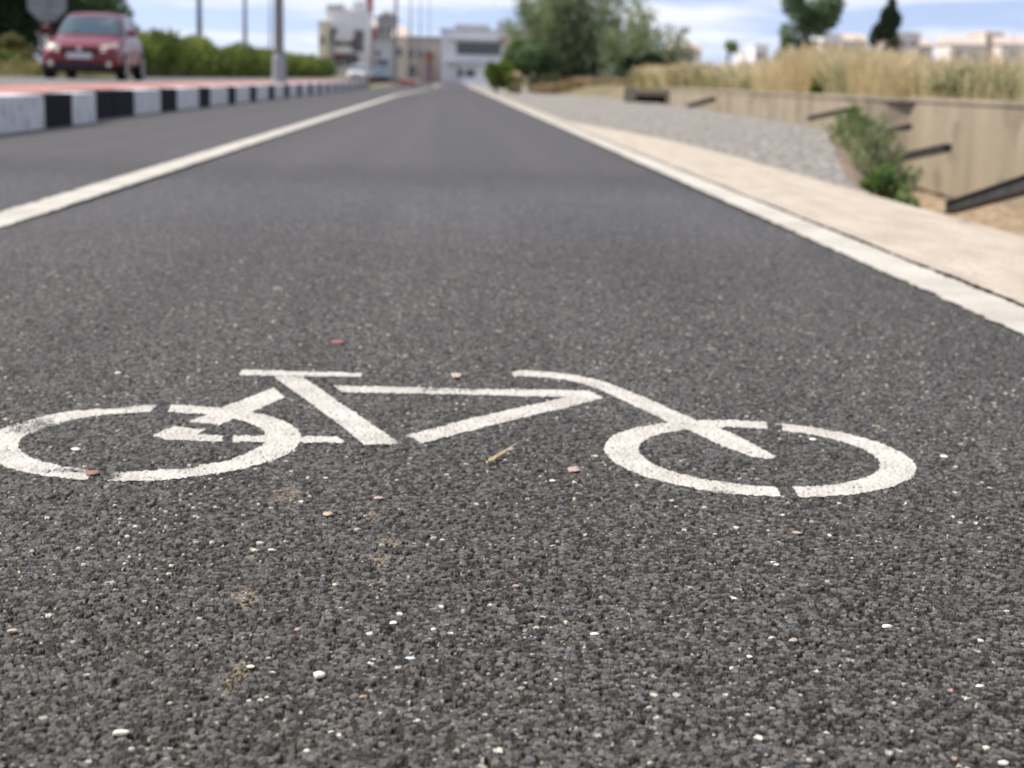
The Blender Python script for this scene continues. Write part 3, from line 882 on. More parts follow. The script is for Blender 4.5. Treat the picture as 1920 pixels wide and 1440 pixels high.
# ------------------------------------------------------------------ dry grass on the bank of the canal
def grass(name, xy, hh, m, lean=.25, width=.010, heads=True):
    n = len(xy)
    p = np.concatenate([xy, np.zeros((n, 1))], 1)
    p[:, 2] = hh[:, 1]
    L = hh[:, 0:1]
    a = rng.normal(size=(n, 3)) * lean; a[:, 2] = 1; a /= np.linalg.norm(a, axis=1)[:, None]
    c = rng.normal(size=(n, 3)); c[:, 2] = 0; c /= np.linalg.norm(c, axis=1)[:, None]
    w = np.full((n, 1), width) * (1 + .1 * (xy[:, 1:2] - 20).clip(0, 60))
    bend = rng.normal(size=(n, 3)) * .12; bend[:, 2] = -np.abs(bend[:, 2])
    mid = p + a * L * .55; tip = p + a * L + bend * L
    v = np.stack([p - c * w * .5, p + c * w * .5, mid + c * w * .45, mid - c * w * .45, tip + c * w * .75, tip - c * w * .75], 1).reshape(-1, 3)
    ii = np.arange(n)[:, None] * 6
    f = np.concatenate([ii + np.array([[0, 1, 2, 3]]), ii + np.array([[3, 2, 4, 5]])])
    tone = np.clip(vnoise(xy[:, 0], xy[:, 1], 1.1, 41) * .6 + rng.random(n) * .4, 0, 1)
    o = np_mesh(name, v, f, m, attrs={'rnd': ('FLOAT', np.repeat(tone, 6))})
    o['kind'] = 'stuff'
    return o
n = 46000
gx = 6.35 + rng.random(n) ** 1.6 * 16; gy = 13 + rng.random(n) * 40
sel = (gy < 22) & (gx > 6.7) | (gy >= 22)
gx, gy = gx[sel], gy[sel]
ratio = gx / gy
hgt = .26 + .42 * vnoise(gx, gy, 2.2, 44) + .30 * vnoise(gx, gy, .7, 45)
hgt += .28 * np.exp(-((ratio - .265) / .045) ** 2)       # the tallest yellow stand is behind the step of the wall
hgt *= .75 + .35 * rng.random(len(gx))
yellow = (np.abs(ratio - .255) < .055) & (vnoise(gx, gy, 1.2, 46) > .25) | (rng.random(len(gx)) < 1.05 * vnoise(gx, gy, 1.6, 47))
o = grass('dry_grass', np.stack([gx, gy], 1)[yellow], np.stack([hgt, field_z(gx, gy) - .02], 1)[yellow], G_straw)
tag(o, 'tall yellow dry grass standing on the bank above the canal wall', 'grass')
ny = ~yellow
o = grass('olive_grass', np.stack([gx, gy], 1)[ny], np.stack([hgt * .85, field_z(gx, gy) - .02], 1)[ny], G_weed)
tag(o, 'olive and grey green grass mixed among the dry stalks on the canal bank', 'grass')
n = 9000
gx = 3.4 + rng.random(n) * 5.5; gy = 58.5 + rng.random(n) * 8
o = grass('brown_grass', np.stack([gx, gy], 1), np.stack([.12 + .3 * rng.random(n), .05 + .3 * sstep(0, 1.8, gx - 3.6)], 1), G_brown, .4, .012)
tag(o, 'short orange brown dry grass on the mound under the feathery shrub', 'grass')
n = 7000
gx = -9.95 - rng.random(n) ** 1.5 * 7; gy = 26 + rng.random(n) * 34
o = grass('verge_grass', np.stack([gx, gy], 1), np.stack([.15 + .35 * rng.random(n), np.full(n, RZ)], 1), G_dryg, .35)
tag(o, 'green and straw coloured grass on the verge left of the red car', 'grass')
for i, (px, d, hh, w, m_, lab) in enumerate((
        (1850, 20.5, .55, .6, G_hedge, 'green weed patch on the wall top near the right edge'),
        (1905, 19.5, .45, .5, G_weed, 'olive weed tuft on the wall top cut by the right edge'),
        (1800, 21, .40, .6, G_weed, 'olive weed tuft on the wall top left of the green weed patch'),
        (1545, 26, .45, .5, G_hedge, 'small green weed under the tallest yellow grass'),
        (1385, 37, .5, .7, G_hedge, 'green weed low in the grass above the far low wall'))):
    b_ = at(px, d, .38)
    bush('weed', lab, 'weed', b_, w, w, hh, 1300, .10, m_, 120 + i, 'weeds on the canal wall')
# shrubs on the canal bank
for i, (x, yv, z, rx, ry, hh, nn, m_, lab) in enumerate((
        (4.02, 14.3, -.34, .42, 1.0, .72, 44, G_bank, 'largest grey green shrub spilling over the canal bank beside the gravel'),
        (3.34, 11.7, -.42, .38, .8, .62, 36, G_bank, 'middle grey green shrub on the canal bank, lower than the largest'),
        (2.92, 9.9, -.42, .26, .5, .44, 24, G_fresh, 'lowest small shrub on the canal bank nearest the pale strip'),
        (4.70, 17.4, -.24, .30, .8, .68, 30, G_fresh, 'greener shrub at the far end of the bank shrubs by the wall step'))):
    feather('bank_shrub', lab, (x, yv, z), hh, rx, nn, m_, 140 + i, .075, 46, .007, ry / rx, 'shrubs along the canal bank')
bush('bright_weed', 'small bright green weed at the edge of the pale strip below the shrubs', 'weed', (2.56, 8.75, -.16), .15, .22, .22, 700, .05, G_fresh, 151)

# ------------------------------------------------------------------ lamp post and poles
M_pole = mat('galvanised', (0.24, 0.275, 0.29), (0.32, 0.355, 0.37), rough=0.6, scale=3, stretch=(1, 1, .2), spec=.4)
lp = empty('street_lamp', (-4.46, 40, KT - .012)); tag(lp, 'grey steel lamp post standing on the red median, nearest of the posts', 'lamp post')
bm = bmesh.new(); bm_tube(bm, [(0, 0, .02), (0, 0, 9)], [.13, .085], 20); bm_obj('pole', bm, M_pole, lp, True)
bm = bmesh.new(); bm_lathe(bm, [(.23, 0), (.23, .04), (.19, .06), (.175, .62), (.14, .72), (.132, .72)], 20); bm_obj('base', bm, M_pole, lp)
bm = bmesh.new(); bm_tube(bm, [(0, 0, 8.95), (0.3, 0, 9.3), (1.3, 0, 9.45)], [.05, .045, .04], 10); bm_obj('arm', bm, M_pole, lp)
bm = bmesh.new(); bm_box(bm, 1.2, 1.9, -.16, .16, 9.38, 9.52, .03); bm_obj('lamp_head', bm, M_pole, lp)
def pole(label, px, d, hh, r, z=.2):
    t = empty('lamp_pole', at(px, d, z)); tag(t, label, 'pole', 'thin poles along the road')
    bm = bmesh.new(); bm_tube(bm, [(0, 0, -.3), (0, 0, hh)], [r, r * .65], 10); bm_obj('pole', bm, M_pole, t, True)
    bm = bmesh.new(); bm_tube(bm, [(0, 0, hh - .03), (-.3, 0, hh + .25), (-1.2, 0, hh + .35)], [.05, .045, .04], 8); bm_obj('arm', bm, M_pole, t)
    bm = bmesh.new(); bm_box(bm, -1.8, -1.1, -.15, .15, hh + .29, hh + .42, .03); bm_obj('lamp_head', bm, M_pole, t)
pole('slim grey pole behind the hedge, first right of the red car', 375, 66, 9, .13)
pole('slim grey pole behind the hedge, between red car and big lamp post', 460, 88, 9, .13)
pole('faint pole just left of the big lamp post', 507, 128, 9, .10)
pole('grey pole in front of the buildings, right of the red tower', 741, 100, 9, .13)
pole('thin pole behind, second right of the red tower', 768, 130, 9, .09)
pole('thin pole, third right of the red tower', 786, 150, 9, .09)
pole('thinnest pole left of the low white building', 803, 170, 9, .09)

# back of a road sign
sg = empty('road_sign', at(92, 41, RZ)); tag(sg, 'grey back of an eight sided road sign above the red car', 'sign')
M_sign = mat('sign_back', (0.21, 0.22, 0.24), (0.26, 0.27, 0.29), rough=.55, scale=3, metal=.2)
bm = bmesh.new()
ring = [(.55 * math.cos(R(22.5 + 45 * k)), .55 * math.sin(R(22.5 + 45 * k))) for k in range(8)]
va = [bm.verts.new((x, -.02, 1.92 + z)) for x, z in ring]; vb = [bm.verts.new((x, 0.0, 1.92 + z)) for x, z in ring]
bm.faces.new(va); bm.faces.new(vb[::-1])
for k in range(8): bm.faces.new((va[k], va[(k + 1) % 8], vb[(k + 1) % 8], vb[k]))
bm_obj('plate', bm, M_sign, sg)
bm = bmesh.new(); bm_tube(bm, [(0, -.055, -.1), (0, -.055, 2.35)], .03, 10); bm_obj('post', bm, M_pole, sg)
bm = bmesh.new()
for z in (1.7, 2.15): bm_box(bm, -.4, .4, -.024, -.0205, z - .03, z + .03)
bm_obj('bracket', bm, M_pole, sg)

# ------------------------------------------------------------------ cars
M_red_paint = mat('car_red', (0.165, 0.006, 0.015), (0.18, 0.008, 0.018), rough=.35, scale=2, spec=.4, coat=.35)
M_glass = mat('car_glass', (0.05, 0.085, 0.10), (0.07, 0.11, 0.13), rough=.06, scale=1, spec=.9)
M_tyre = mat('tyre', (0.012, 0.012, 0.012), (0.022, 0.022, 0.022), rough=.85)
M_rim = mat('rim', (0.45, 0.43, 0.44), (0.55, 0.53, 0.53), rough=.35, metal=.7)
M_lens = mat('headlamp', (0.62, 0.60, 0.50), (0.75, 0.73, 0.62), rough=.15, spec=.7)
M_plastic = mat('black_plastic', (0.008, 0.008, 0.009), (0.016, 0.016, 0.017), rough=.5)
M_plate = mat('number_plate', (0.55, 0.57, 0.56), (0.62, 0.63, 0.62), rough=.4)
M_chrome = mat('badge', (.6, .6, .62), rough=.2, metal=.9)

def se(Wd, L, c, t, n=5.0, off=0.0):
    ct, s_ = math.cos(t), math.sin(t)
    x = (Wd + off) * math.copysign(abs(ct) ** (2 / n), ct)
    y = c - (L + off) * math.copysign(abs(s_) ** (2 / n), s_)
    return x, y
GHL = [(.90, -.98, 1.86, .77), (1.18, -.55, 1.66, .70), (1.36, -.24, 1.48, .62), (1.43, -.05, 1.30, .53), (1.465, .30, .95, .30)]
def gh(z):
    for a, b_ in zip(GHL, GHL[1:]):
        if z <= b_[0]:
            t = (z - a[0]) / (b_[0] - a[0])
            f, r_, w = [a[i] + (b_[i] - a[i]) * t for i in (1, 2, 3)]
            return w, (r_ - f) / 2, (f + r_) / 2
    f, r_, w = GHL[-1][1:]
    return w, (r_ - f) / 2, (f + r_) / 2

def gh_patch(bm, t0, t1, z0, z1, off=.012, nt_=10, nz=5):
    g = []
    for j in range(nz):
        z = z0 + (z1 - z0) * j / (nz - 1)
        w, L, c = gh(z)
        g.append([bm.verts.new((*se(w, L, c, R(t0 + (t1 - t0) * i / (nt_ - 1)), 5, off), z)) for i in range(nt_)])
    for j in range(nz - 1):
        for i in range(nt_ - 1):
            bm.faces.new((g[j][i], g[j][i + 1], g[j + 1][i + 1], g[j + 1][i]))

def make_car(label, loc, rz, group=None):
    t = empty('parked_car', loc, rz); tag(t, label, 'car', group)
    ST = [(-1.99, .34, .50, .50, .60, .52), (-1.93, .22, .64, .68, .76, .64), (-1.75, .18, .74, .78, .83, .72), (-1.3, .18, .85, .80, .85, .77),
          (-.85, .18, .93, .80, .85, .79), (0, .18, .95, .80, .85, .80), (1.2, .18, .98, .80, .85, .79), (1.75, .2, .98, .78, .82, .74),
          (1.93, .3, .90, .7, .76, .66), (1.98, .42, .75, .6, .66, .58)]
    bm = bmesh.new()
    rings = []
    for (y_, zb, zt, wb, wm, wt) in ST:
        hgt_ = zt - zb
        half = [(wb, zb), (wm, zb + .3 * hgt_), (wm, zb + .62 * hgt_), (wt + .03, zt - .05 * hgt_), (wt * .8, zt + .015), (wt * .4, zt + .03)]
        pts = half + [(0, zt + .035)] + [(-x, z) for x, z in reversed(half)] 
        rings.append([bm.verts.new((x, y_, z)) for x, z in pts])
    K = len(rings[0])
    for a, b_ in zip(rings, rings[1:]):
        for k in range(K): bm.faces.new((a[k], a[(k + 1) % K], b_[(k + 1) % K], b_[k]))
    bm.faces.new(rings[0]); bm.faces.new(rings[-1])
    body = bm_obj('body', bm, M_red_paint, t, True)
    md = body.modifiers.new('smooth', 'SUBSURF'); md.levels = 1; md.render_levels = 2
    bm = bmesh.new(); rings = []
    for (z, *_r) in [(q[0],) for q in GHL]:
        w, L, c = gh(z)
        rings.append([bm.verts.new((*se(w, L, c, 2 * math.pi * k / 40), z)) for k in range(40)])
    for a, b_ in zip(rings, rings[1:]):
        for k in range(40): bm.faces.new((a[k], a[(k + 1) % 40], b_[(k + 1) % 40], b_[k]))
    bm.faces.new(rings[-1])
    bm_obj('cabin', bm, M_red_paint, t, True)
    bm = bmesh.new(); gh_patch(bm, 44, 136, .97, 1.37); bm_obj('windscreen', bm, M_glass, t, True)
    bm = bmesh.new(); gh_patch(bm, 224, 316, 1.02, 1.36); bm_obj('rear_window', bm, M_glass, t, True)
    for s_ in (0, 180):
        for (a, b_) in ((-34, -2), (3, 33)):
            bm = bmesh.new(); gh_patch(bm, s_ + a, s_ + b_, .99, 1.35); bm_obj('side_window', bm, M_glass, t, True)
    for sx in (-1, 1):
        for sy in (-1.24, 1.24):
            rot = Matrix.Translation((sx * .76, sy, .30)) @ Matrix.Rotation(R(90 * sx), 4, 'Y')
            w = empty('wheel'); w.parent = t
            bm = bmesh.new(); bm_lathe(bm, [(.20, -.1), (.285, -.1), (.305, -.07), (.305, .07), (.285, .105), (.20, .105)], 28, rot); bm_obj('tyre', bm, M_tyre, w, True)
            bm = bmesh.new(); bm_lathe(bm, [(.21, .06), (.21, .108), (.19, .112), (.06, .10), (.05, .12), (.0, .12)][:5], 20, rot); bm_obj('rim', bm, M_rim, w)
        bm = bmesh.new()
        g = []
        for j in range(4):
            for i in range(6):
                x = sx * (.42 + .33 * i / 5); z = .57 + .14 * j / 3 + .012 * i
                y_ = -1.975 + .035 * (i / 5) + .19 * (i / 5) ** 2.5 + (.12 * j / 3)
                g.append(bm.verts.new((x, y_, z)))
        for j in range(3):
            for i in range(5): bm.faces.new((g[j * 6 + i], g[j * 6 + i + 1], g[j * 6 + i + 7], g[j * 6 + i + 6]))
        bmesh.ops.solidify(bm, geom=bm.faces[:], thickness=.05)
        bm_obj('headlight', bm, M_lens, t, True)
        bm = bmesh.new(); bm_lathe(bm, [(.055, 0), (.055, .03), (.045, .04)], 16, Matrix.Translation((sx * .60, -1.945, .33)) @ Matrix.Rotation(R(90), 4, 'X')); bm_obj('fog_light', bm, M_lens, t)
        bm = bmesh.new(); bm_box(bm, sx * .80, sx * 1.0, -.72, -.62, .95, 1.09, .03); bm_obj('mirror', bm, M_red_paint, t, True)
        bm = bmesh.new(); bm_box(bm, sx * .50, sx * .72, 1.90, 1.985, .70, .92, .02); bm_obj('tail_light', bm, M_red_paint, t)
        for hy in (-.1, .85):
            bm = bmesh.new(); bm_box(bm, sx * .845, sx * .87, hy, hy + .18, .78, .81, .008); bm_obj('door_handle', bm, M_red_paint, t)
    bm = bmesh.new(); bm_box(bm, -.40, .40, -2.015, -1.93, .585, .67, .015); bm_obj('grille', bm, M_plastic, t)
    bm = bmesh.new(); bm_box(bm, -.50, .50, -1.995, -1.85, .20, .36, .02); bm_obj('lower_grille', bm, M_plastic, t)
    bm = bmesh.new(); bm_box(bm, -.26, .26, -2.03, -2.0, .44, .56, .006); bm_obj('number_plate', bm, M_plate, t)
    bm = bmesh.new(); bm_lathe(bm, [(.05, 0), (.05, .012), (.03, .018)], 16, Matrix.Translation((0, -2.016, .64)) @ Matrix.Rotation(R(90), 4, 'X')); bm_obj('badge', bm, M_chrome, t)
    bm = bmesh.new(); bm_box(bm, -.70, .70, -1.7, 1.7, .15, .30, .02); bm_obj('underbody', bm, M_plastic, t)
    return t
car = make_car('dark red hatchback facing the camera on the opposite road', (-7.95, 34.6, RZ - .012), R(3.5))

def copy_tree(o, parent=None):
    c = o.copy(); COL.objects.link(c)
    if parent: c.parent = parent
    for ch in list(o.children): copy_tree(ch, c)
    return c
def repaint(o, m):
    for ch in o.children:
        if ch.name.split('.')[0] in ('body', 'cabin', 'mirror', 'door_handle'):
            ch.material_slots[0].link = 'OBJECT'; ch.material_slots[0].material = m
M_slate = mat('car_slate', (0.07, 0.09, 0.11), (0.09, 0.11, 0.13), rough=.3, coat=.6)
M_whitep = mat('car_white', (0.62, 0.62, 0.60), (0.68, 0.68, 0.66), rough=.3, coat=.6)
for lab, px, d, m_ in (('distant slate blue car parked in front of the grey building', 712, 142, M_slate), ('distant white car below the tall white building', 672, 138, M_whitep)):
    c = copy_tree(car); c.location = at(px, d, 0.02); c.rotation_euler.z = R(-4); c['label'] = lab; c['group'] = 'cars parked by the buildings'
    repaint(c, m_)

# ------------------------------------------------------------------ buildings
M_bwhite = mat('render_white', (0.80, 0.80, 0.81), (0.86, 0.86, 0.86), rough=.85, scale=.6)
M_bgrey = mat('render_grey', (0.50, 0.50, 0.51), (0.58, 0.58, 0.58), rough=.85, scale=.6)
M_bdark = mat('render_dark', (0.26, 0.25, 0.25), (0.34, 0.33, 0.32), rough=.85, scale=.6)
M_bcream = mat('render_cream', (0.72, 0.62, 0.47), (0.80, 0.70, 0.55), rough=.85, scale=.6)
M_bbrown = mat('render_brown', (0.42, 0.37, 0.32), (0.52, 0.46, 0.41), rough=.85, scale=.6)
M_bred = mat('brick_red', (0.36, 0.11, 0.09), (0.45, 0.17, 0.13), rough=.85, scale=.9)
M_bpink = mat('render_pink', (0.72, 0.65, 0.62), (0.78, 0.72, 0.69), rough=.85, scale=.6)
M_tile = mat('roof_tile', (0.56, 0.46, 0.39), (0.63, 0.53, 0.46), rough=.85, scale=2)
M_pane_far = mat('window_pane_faded', (0.30, 0.29, 0.30), (0.38, 0.37, 0.37), rough=.6)  # window panes paled to paint the fading of distance into far houses
M_pane = mat('window_pane', (0.05, 0.055, 0.07), (0.08, 0.085, 0.10), rough=.12, spec=.8)

def building(name, label, px0, px1, dist, depth, h, m, z0=0.0, windows=(), roof=None, roof_m=None, extra=None, group=None, side_m=None):
    a = at(px0, dist, z0); b_ = at(px1, dist, z0)
    w = b_.x - a.x
    t = empty(name, ((a.x + b_.x) / 2, dist, z0)); tag(t, label, 'building', group)
    bm = bmesh.new(); bm_box(bm, -w / 2, w / 2, 0, depth, -.4, h); bm_obj('wall', bm, m, t)
    if side_m:
        bm = bmesh.new(); bm_box(bm, -w / 2 - .12, -w / 2 - .002, .15, depth - .2, -.4, h * .93); bm_obj('side_wall', bm, side_m, t)
    for (cx, cz, ww, wh) in windows:
        bm = bmesh.new()
        x0, x1 = cx * w - ww / 2, cx * w + ww / 2
        z0_, z1_ = cz - wh / 2, cz + wh / 2
        f = .07
        bm_box(bm, x0 - f, x1 + f, -.06, -.003, z1_, z1_ + f); bm_box(bm, x0 - f, x1 + f, -.10, -.003, z0_ - f, z0_)
        bm_box(bm, x0 - f, x0, -.06, -.003, z0_ + .001, z1_ - .001); bm_box(bm, x1, x1 + f, -.06, -.003, z0_ + .001, z1_ - .001)
        fr = bm_obj('window', bm, M_bgrey, t)
        bm = bmesh.new(); bm_box(bm, x0 + .001, x1 - .001, -.03, -.004, z0_ + .002, z1_ - .002); bm_obj('pane', bm, M_pane if dist < 225 else M_pane_far, fr)
    rm = roof_m or m
    bm = bmesh.new()
    if roof == 'gable':
        vs = [bm.verts.new(v) for v in ((-w / 2 - .3, -.3, h + .01), (w / 2 + .3, -.3, h + .01), (w / 2 + .3, depth + .3, h + .01), (-w / 2 - .3, depth + .3, h + .01), (-w / 2 - .1, depth / 2, h + 1.3), (w / 2 + .1, depth / 2, h + 1.3))]
        for f in ((0, 1, 5, 4), (2, 3, 4, 5), (1, 2, 5), (3, 0, 4), (3, 2, 1, 0)): bm.faces.new([vs[k] for k in f])
    else:
        bm_box(bm, -w / 2 - .15, w / 2 + .15, -.15, depth + .15, h + .002, h + .30)
    bm_obj('roof', bm, rm, t)
    if extra: extra(t, w, h, depth)
    return t

def roof_clutter(t, w, h, depth):
    for k in range(7):
        bm = bmesh.new()
        x = -w / 2 + .3 + k * (w - .6) / 6
        bm_box(bm, x - .14, x + .14, .3, .6, h + .302, h + .7 + .25 * (k % 3))
        bm_obj('chimney', bm, M_bdark, t)
    bm = bmesh.new(); bm_box(bm, -w * .5, -w * .1, 1.0, 5.0, h + .303, h + 1.1, .03); bm_obj('roof_room', bm, M_bgrey, t)
    bm = bmesh.new(); bm_box(bm, w * .12, w * .42, 1.4, 5.0, h + .303, h + 1.7, .03); bm_obj('roof_room', bm, M_bwhite, t)
    for z, c in ((3.45, M_bpink), (5.0, M_bpink)):
        bm = bmesh.new(); bm_box(bm, -w * .28, w * .12, -.55, -.101, z - .14, z, .01)
        bm_box(bm, -w * .28, w * .12, -.55, -.50, z + .004, z + .75, .01); bm_obj('balcony', bm, M_bwhite, t)
    for k, (x, z) in enumerate(((-.25, 5.1), (.10, 5.1), (.10, 3.2), (-.2, 3.1))):
        bm = bmesh.new(); vs = [bm.verts.new(v) for v in ((x * w - .8, -.11, z + .1), (x * w + .8, -.11, z + .1), (x * w + .8, -.66, z - .45), (x * w - .8, -.66, z - .45))]
        bm.faces.new(vs); bmesh.ops.solidify(bm, geom=bm.faces[:], thickness=.04); bm_obj('awning', bm, M_bred if k % 2 else M_bdark, t)
building('white_building', 'tall white building with cream side wall and dark roof pots, left of the red tower', 611, 690, 200, 9, 8.4, M_bwhite, 0,
         [(.28, 5.6, 1.2, 1.4), (.1, 4.2, 1.6, 1.2), (-.2, 4.2, 1.1, 1.2), (.1, 2.4, 1.9, 1.2), (-.2, 2.2, .9, 1.2), (.32, 4.2, .7, 1.2), (-.32, 5.9, .8, 1.1), (.3, .9, 1.0, 1.8)], extra=roof_clutter)
building('cream_building', 'narrow cream building at the left of the tall white one', 597, 612, 196, 6, 6.9, M_bcream, 0, [(0, 4.8, .5, 1.0)])
def spire(t, w, h, depth):
    bm = bmesh.new()
    vs = [bm.verts.new(v) for v in ((-w / 2, 0, h + .303), (w / 2, 0, h + .303), (w / 2, depth, h + .303), (-w / 2, depth, h + .303))]
    tp = bm.verts.new((0, depth / 2, h + 2.6))
    bm.faces.new(vs)
    for k in range(4): bm.faces.new((vs[k], vs[(k + 1) % 4], tp))
    bm_obj('spire', bm, M_bred, t)
building('red_tower', 'slender red brick tower rising behind the white building', 685, 698, 215, 1.4, 11.6, M_bred, 0, [(0, 9.2, .5, 1.0), (0, 7.0, .5, 1.0)], extra=spire)
building('stepped_house', 'pale stepped house with a pointed roof between white building and grey pole', 716, 738, 214, 5, 8.2, M_bpink, 0, [(-.2, 6.4, .5, 1), (.2, 6.4, .5, 1)], 'gable', M_bdark)
building('brick_house', 'red brick house with gable roof at the foot of the tower', 690, 716, 208, 6, 6.7, M_bred, 0, [(0, 5.0, .6, 1.0), (0, 2.8, .8, 1.1)], 'gable', M_tile)
building('dark_building', 'dark grey building with shaded windows between tower and grey pole', 706, 741, 190, 8, 7.6, M_bdark, 0, [(-.25, 6, .6, 1), (.2, 6, .6, 1), (-.25, 3.6, .6, 1), (.2, 3.6, .6, 1)])
building('grey_building', 'light grey low shopfront in front of the dark building', 700, 733, 176, 5, 4.2, M_bgrey, 0, [(0, 1.6, 1.4, 1.5), (-.25, 3.1, .5, .6)])
building('cream_house', 'small cream house with pale orange roof right of the grey pole', 738, 760, 182, 6, 5.2, M_bcream, 0, [(0, 3.4, .5, .8)], 'gable', M_tile)
building('brown_building', 'long brown building with flat dark roof left of the low white building', 760, 826, 205, 8, 5.6, M_bbrown, 0, [(-.35, 3.6, .7, 1), (-.1, 3.6, .7, 1), (.15, 3.6, .7, 1), (-.3, 1.4, .8, 1.3)], None, M_bdark)
building('red_kiosk', 'small dark red kiosk beside the low white building', 797, 812, 170, 2, 2.9, M_bred, 0, [(0, 1.3, .4, 1.6)])
def sign_box(t, w, h, depth):
    bm = bmesh.new(); bm_box(bm, w / 2 - 1.2, w / 2 - .3, -.25, -.16, h - 1.5, h - .6); bm_obj('sign_panel', bm, M_bred, t)
    bm = bmesh.new(); bm_box(bm, w / 2 - 1.5, w / 2 - .2, .5, 2.0, h + .303, h + 1.3); bm_obj('roof_box', bm, M_bgrey, t)
    bm = bmesh.new(); bm_box(bm, -w * .30, w * .22, 1.2, 5.5, h + .303, h + .95, .03); bm_obj('upper_storey', bm, M_bgrey, t)
    bm = bmesh.new(); bm_box(bm, -w * .38, w * .45, -.9, -.151, h - 1.15, h - .95, .02); bm_obj('canopy', bm, M_bgrey, t)
    bm = bmesh.new(); bm_box(bm, -w * .44, w * .48, -.9, -.11, 2.35, 2.6, .02); bm_obj('canopy', bm, M_bgrey, t)
    for x in (-.43, -.15, .12, .46):
        bm = bmesh.new(); bm_box(bm, x * w - .12, x * w + .12, -.85, -.62, -.1, 2.345, .02); bm_obj('column', bm, M_bwhite, t)
building('white_shop', 'low modern white building with wide dark window band at the end of the lane', 826, 952, 195, 9, 6.4, M_bwhite, 0,
         [(.06, 4.3, 5.6, 1.5), (-.12, 1.2, 2.2, .9), (.3, 1.3, 1.6, 1.2)], None, M_bgrey, extra=sign_box)
building('orange_house', 'small orange brick house between the white shop and the feathery shrub', 955, 985, 210, 5, 5.2, M_bred, 0, [(0, 3, .7, 1)], 'gable', M_tile)
# distant houses beyond the field
for i, (p0, p1, d, h_, m_, rf, lab) in enumerate((
        (1256, 1312, 260, 6.0, M_bpink, 'gable', 'distant pinkish house right of the feathery shrub'),
        (1392, 1412, 270, 6.0, M_bpink, None, 'distant pink house just right of the palm tree'),
        (1412, 1436, 262, 7.0, M_bwhite, None, 'distant white house left of the broad green tree'),
        (1536, 1570, 240, 8.4, M_bwhite, None, 'distant white house under the right side of the broad green tree'),
        (1572, 1618, 250, 8.0, M_bgrey, 'gable', 'distant pale grey house left of the dark cypress'),
        (1676, 1718, 255, 9.5, M_bpink, None, 'distant pinkish white block right of the dark cypress'),
        (1716, 1742, 265, 8.0, M_bgrey, 'gable', 'distant small grey house right of the pinkish block'),
        (1776, 1840, 230, 7.3, M_bpink, 'gable', 'distant house with orange tiled roof at the right'),
        (1838, 1870, 236, 9.2, M_bcream, None, 'tallest distant cream block at the right'),
        (1870, 1960, 232, 7.6, M_bpink, 'gable', 'distant long tiled house cut by the right edge'))):
    building('distant_house', lab, p0, p1, d, 8, h_, m_, .4, [(-.25, h_ - 1.6, .9, 1.1), (.2, h_ - 1.6, .9, 1.1)], rf, M_tile if rf else None, None, 'houses beyond the field')

# ------------------------------------------------------------------ loose stones and litter on the path
M_peb = {k: mat('pebble_' + k, c, c2, rough=.75, scale=120, bump=.4, bscale=300, bdist=.001) for k, c, c2 in (
    ('cream', (.72, .64, .50), (.84, .77, .64)), ('white', (.66, .63, .57), (.78, .76, .70)), ('tan', (.40, .32, .24), (.50, .41, .31)),
    ('pink', (.40, .27, .24), (.50, .35, .31)), ('red', (.26, .11, .085), (.34, .17, .13)), ('blue', (.52, .55, .58), (.62, .65, .68)))}
def pebble(label, px, py, wpx, kind, flat=.45, ratio=.75, rz=0.0):
    g = ground(px, py)
    dist = math.hypot(g.x, g.y)
    r = wpx / FPX * dist * .5 * 1.03
    bm = bmesh.new()
    bmesh.ops.create_icosphere(bm, subdivisions=2, radius=1)
    rr = random.Random(int(px * 7 + py))
    ax = [(Vector((rr.gauss(0, 1), rr.gauss(0, 1), rr.gauss(0, .6))).normalized(), rr.uniform(.62, .9)) for _ in range(9)]
    for v in bm.verts:
        for n_, d_ in ax:
            k = v.co.dot(n_)
            if k > d_: v.co -= n_ * (k - d_) * .92
        v.co = Vector((v.co.x * r, v.co.y * r * ratio, v.co.z * r * flat * .7))
    o = bm_obj('pebble', bm, M_peb[kind])
    o.location = (g.x, g.y, r * flat * .32)
    o.rotation_euler = (0, 0, rz)
    tag(o, label, 'pebble', 'loose stones on the asphalt')
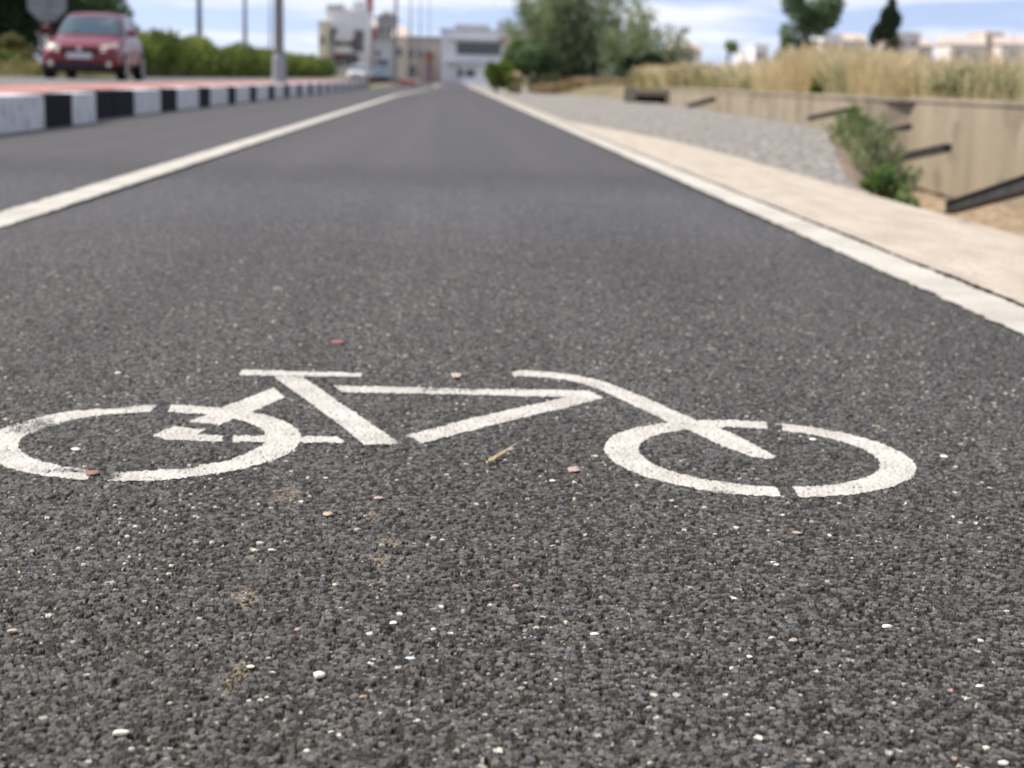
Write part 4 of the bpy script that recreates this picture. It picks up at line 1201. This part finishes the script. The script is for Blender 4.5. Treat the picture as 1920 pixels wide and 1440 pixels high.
for a in (
    ('largest cream pebble, low in the photo left of centre', 598, 1268, 27, 'cream', .7, .9, .4),
    ('white pebble above and right of the largest cream one', 738, 1169, 19, 'white', .5, .8, .2),
    ('small round white pebble beside a larger white one, left of centre', 813, 1181, 12, 'white', .7, .9),
    ('long bluish white chip right of the largest cream pebble', 768, 1236, 26, 'blue', .35, .5),
    ('cream pebble left of the largest cream one', 470, 1251, 17, 'cream', .5, .8),
    ('thin cream splinter below the largest cream pebble', 621, 1373, 14, 'cream', .4, .5, .5),
    ('long beige pebble at the lower left, near the bottom edge', 225, 1376, 38, 'cream', .4, .55, .1),
    ('orange tan pebble at the left edge, low in the photo', 25, 1185, 24, 'tan', .5, .7),
    ('white pebble lowest below the front wheel of the symbol', 1663, 1176, 23, 'white', .45, .7),
    ('tan pebble left of the white one below the front wheel', 1487, 1203, 22, 'tan', .6, .8, .7),
    ('white pebble near the right edge, low in the photo', 1838, 1288, 18, 'white', .5, .8),
    ('white pebble in the bottom right corner', 1880, 1432, 24, 'white', .5, .7),
    ('flat white chip right of centre, low in the photo', 1115, 1190, 22, 'white', .4, .7),
    ('pale pinkish pebble just right of centre below the symbol', 967, 1100, 16, 'pink', .5, .8),
    ('cream chip below the rear wheel gap of the symbol', 510, 1032, 18, 'cream', .4, .5),
    ('upright cream splinter between tan and flat white pebbles', 1372, 1254, 14, 'cream', .7, .6, 1.0),
    ('cream pebble to the left of the tan one, lower right', 1405, 1232, 14, 'cream', .5, .8),
    ('small white pebble straight below the front wheel gap', 1456, 1060, 13, 'white', .5, .8),
    ('flat tan pebble under the front wheel of the symbol', 1495, 1000, 22, 'tan', .35, .6),
    ('flat pinkish stone below the frame of the painted bicycle', 1075, 882, 26, 'pink', .3, 1.6),
    ('red flake lying in the lower gap of the rear wheel', 172, 887, 26, 'red', .3, 1.5),
    ('red brown stone behind the saddle of the symbol', 632, 643, 28, 'red', .4, 1.2),
    ('tan pebble under the rear wheel, left of centre', 615, 965, 22, 'tan', .4, 1.0),
    ('pinkish pebble below the seat tube of the symbol', 710, 935, 20, 'pink', .4, 1.0),
    ('flat beige stone above the top tube of the frame', 855, 705, 26, 'tan', .25, 2.0),
    ('small cream pebble left of the pinkish stone under the frame', 1036, 902, 13, 'cream', .4, 1.0),
    ('white chip inside the front wheel, upper right', 1523, 824, 15, 'white', .3, 1.2),
    ('cream chip right of the front wheel', 1770, 856, 16, 'cream', .3, 1.2),
    ('cream chip inside the rear wheel of the symbol', 141, 843, 18, 'cream', .3, 1.2),
    ('white pebble alone on the asphalt behind the rear wheel', 221, 700, 13, 'white', .4, 1.2)):
    pebble(*a)
# dry forked leaf
g = ground(915, 868)
bm = bmesh.new()
def blade(ang, L, w):
    d = Vector((math.cos(ang), math.sin(ang), 0)); s_ = Vector((-d.y, d.x, 0))
    pts = [(0, .15), (.3, 1), (.6, .8), (1, .05)]
    top = [bm.verts.new(d * L * q + s_ * w * k * .5 + Vector((0, 0, .002 + .006 * q))) for q, k in pts]
    bot = [bm.verts.new(d * L * q - s_ * w * k * .5 + Vector((0, 0, .001 + .009 * q))) for q, k in pts]
    for i in range(3): bm.faces.new((top[i], top[i + 1], bot[i + 1], bot[i]))
blade(1.05, .085, .007); blade(3.35, .016, .006); blade(-.6, .022, .006); blade(.5, .016, .012)
bmesh.ops.solidify(bm, geom=bm.faces[:], thickness=.0006)
lf = bm_obj('dry_leaf', bm, mat('dry_leaf', (.54, .43, .24), (.64, .53, .32), rough=.7, scale=90))
lf.location = (g.x, g.y, .001)
tag(lf, 'small curled yellow dry leaf lying below the painted frame', 'leaf')
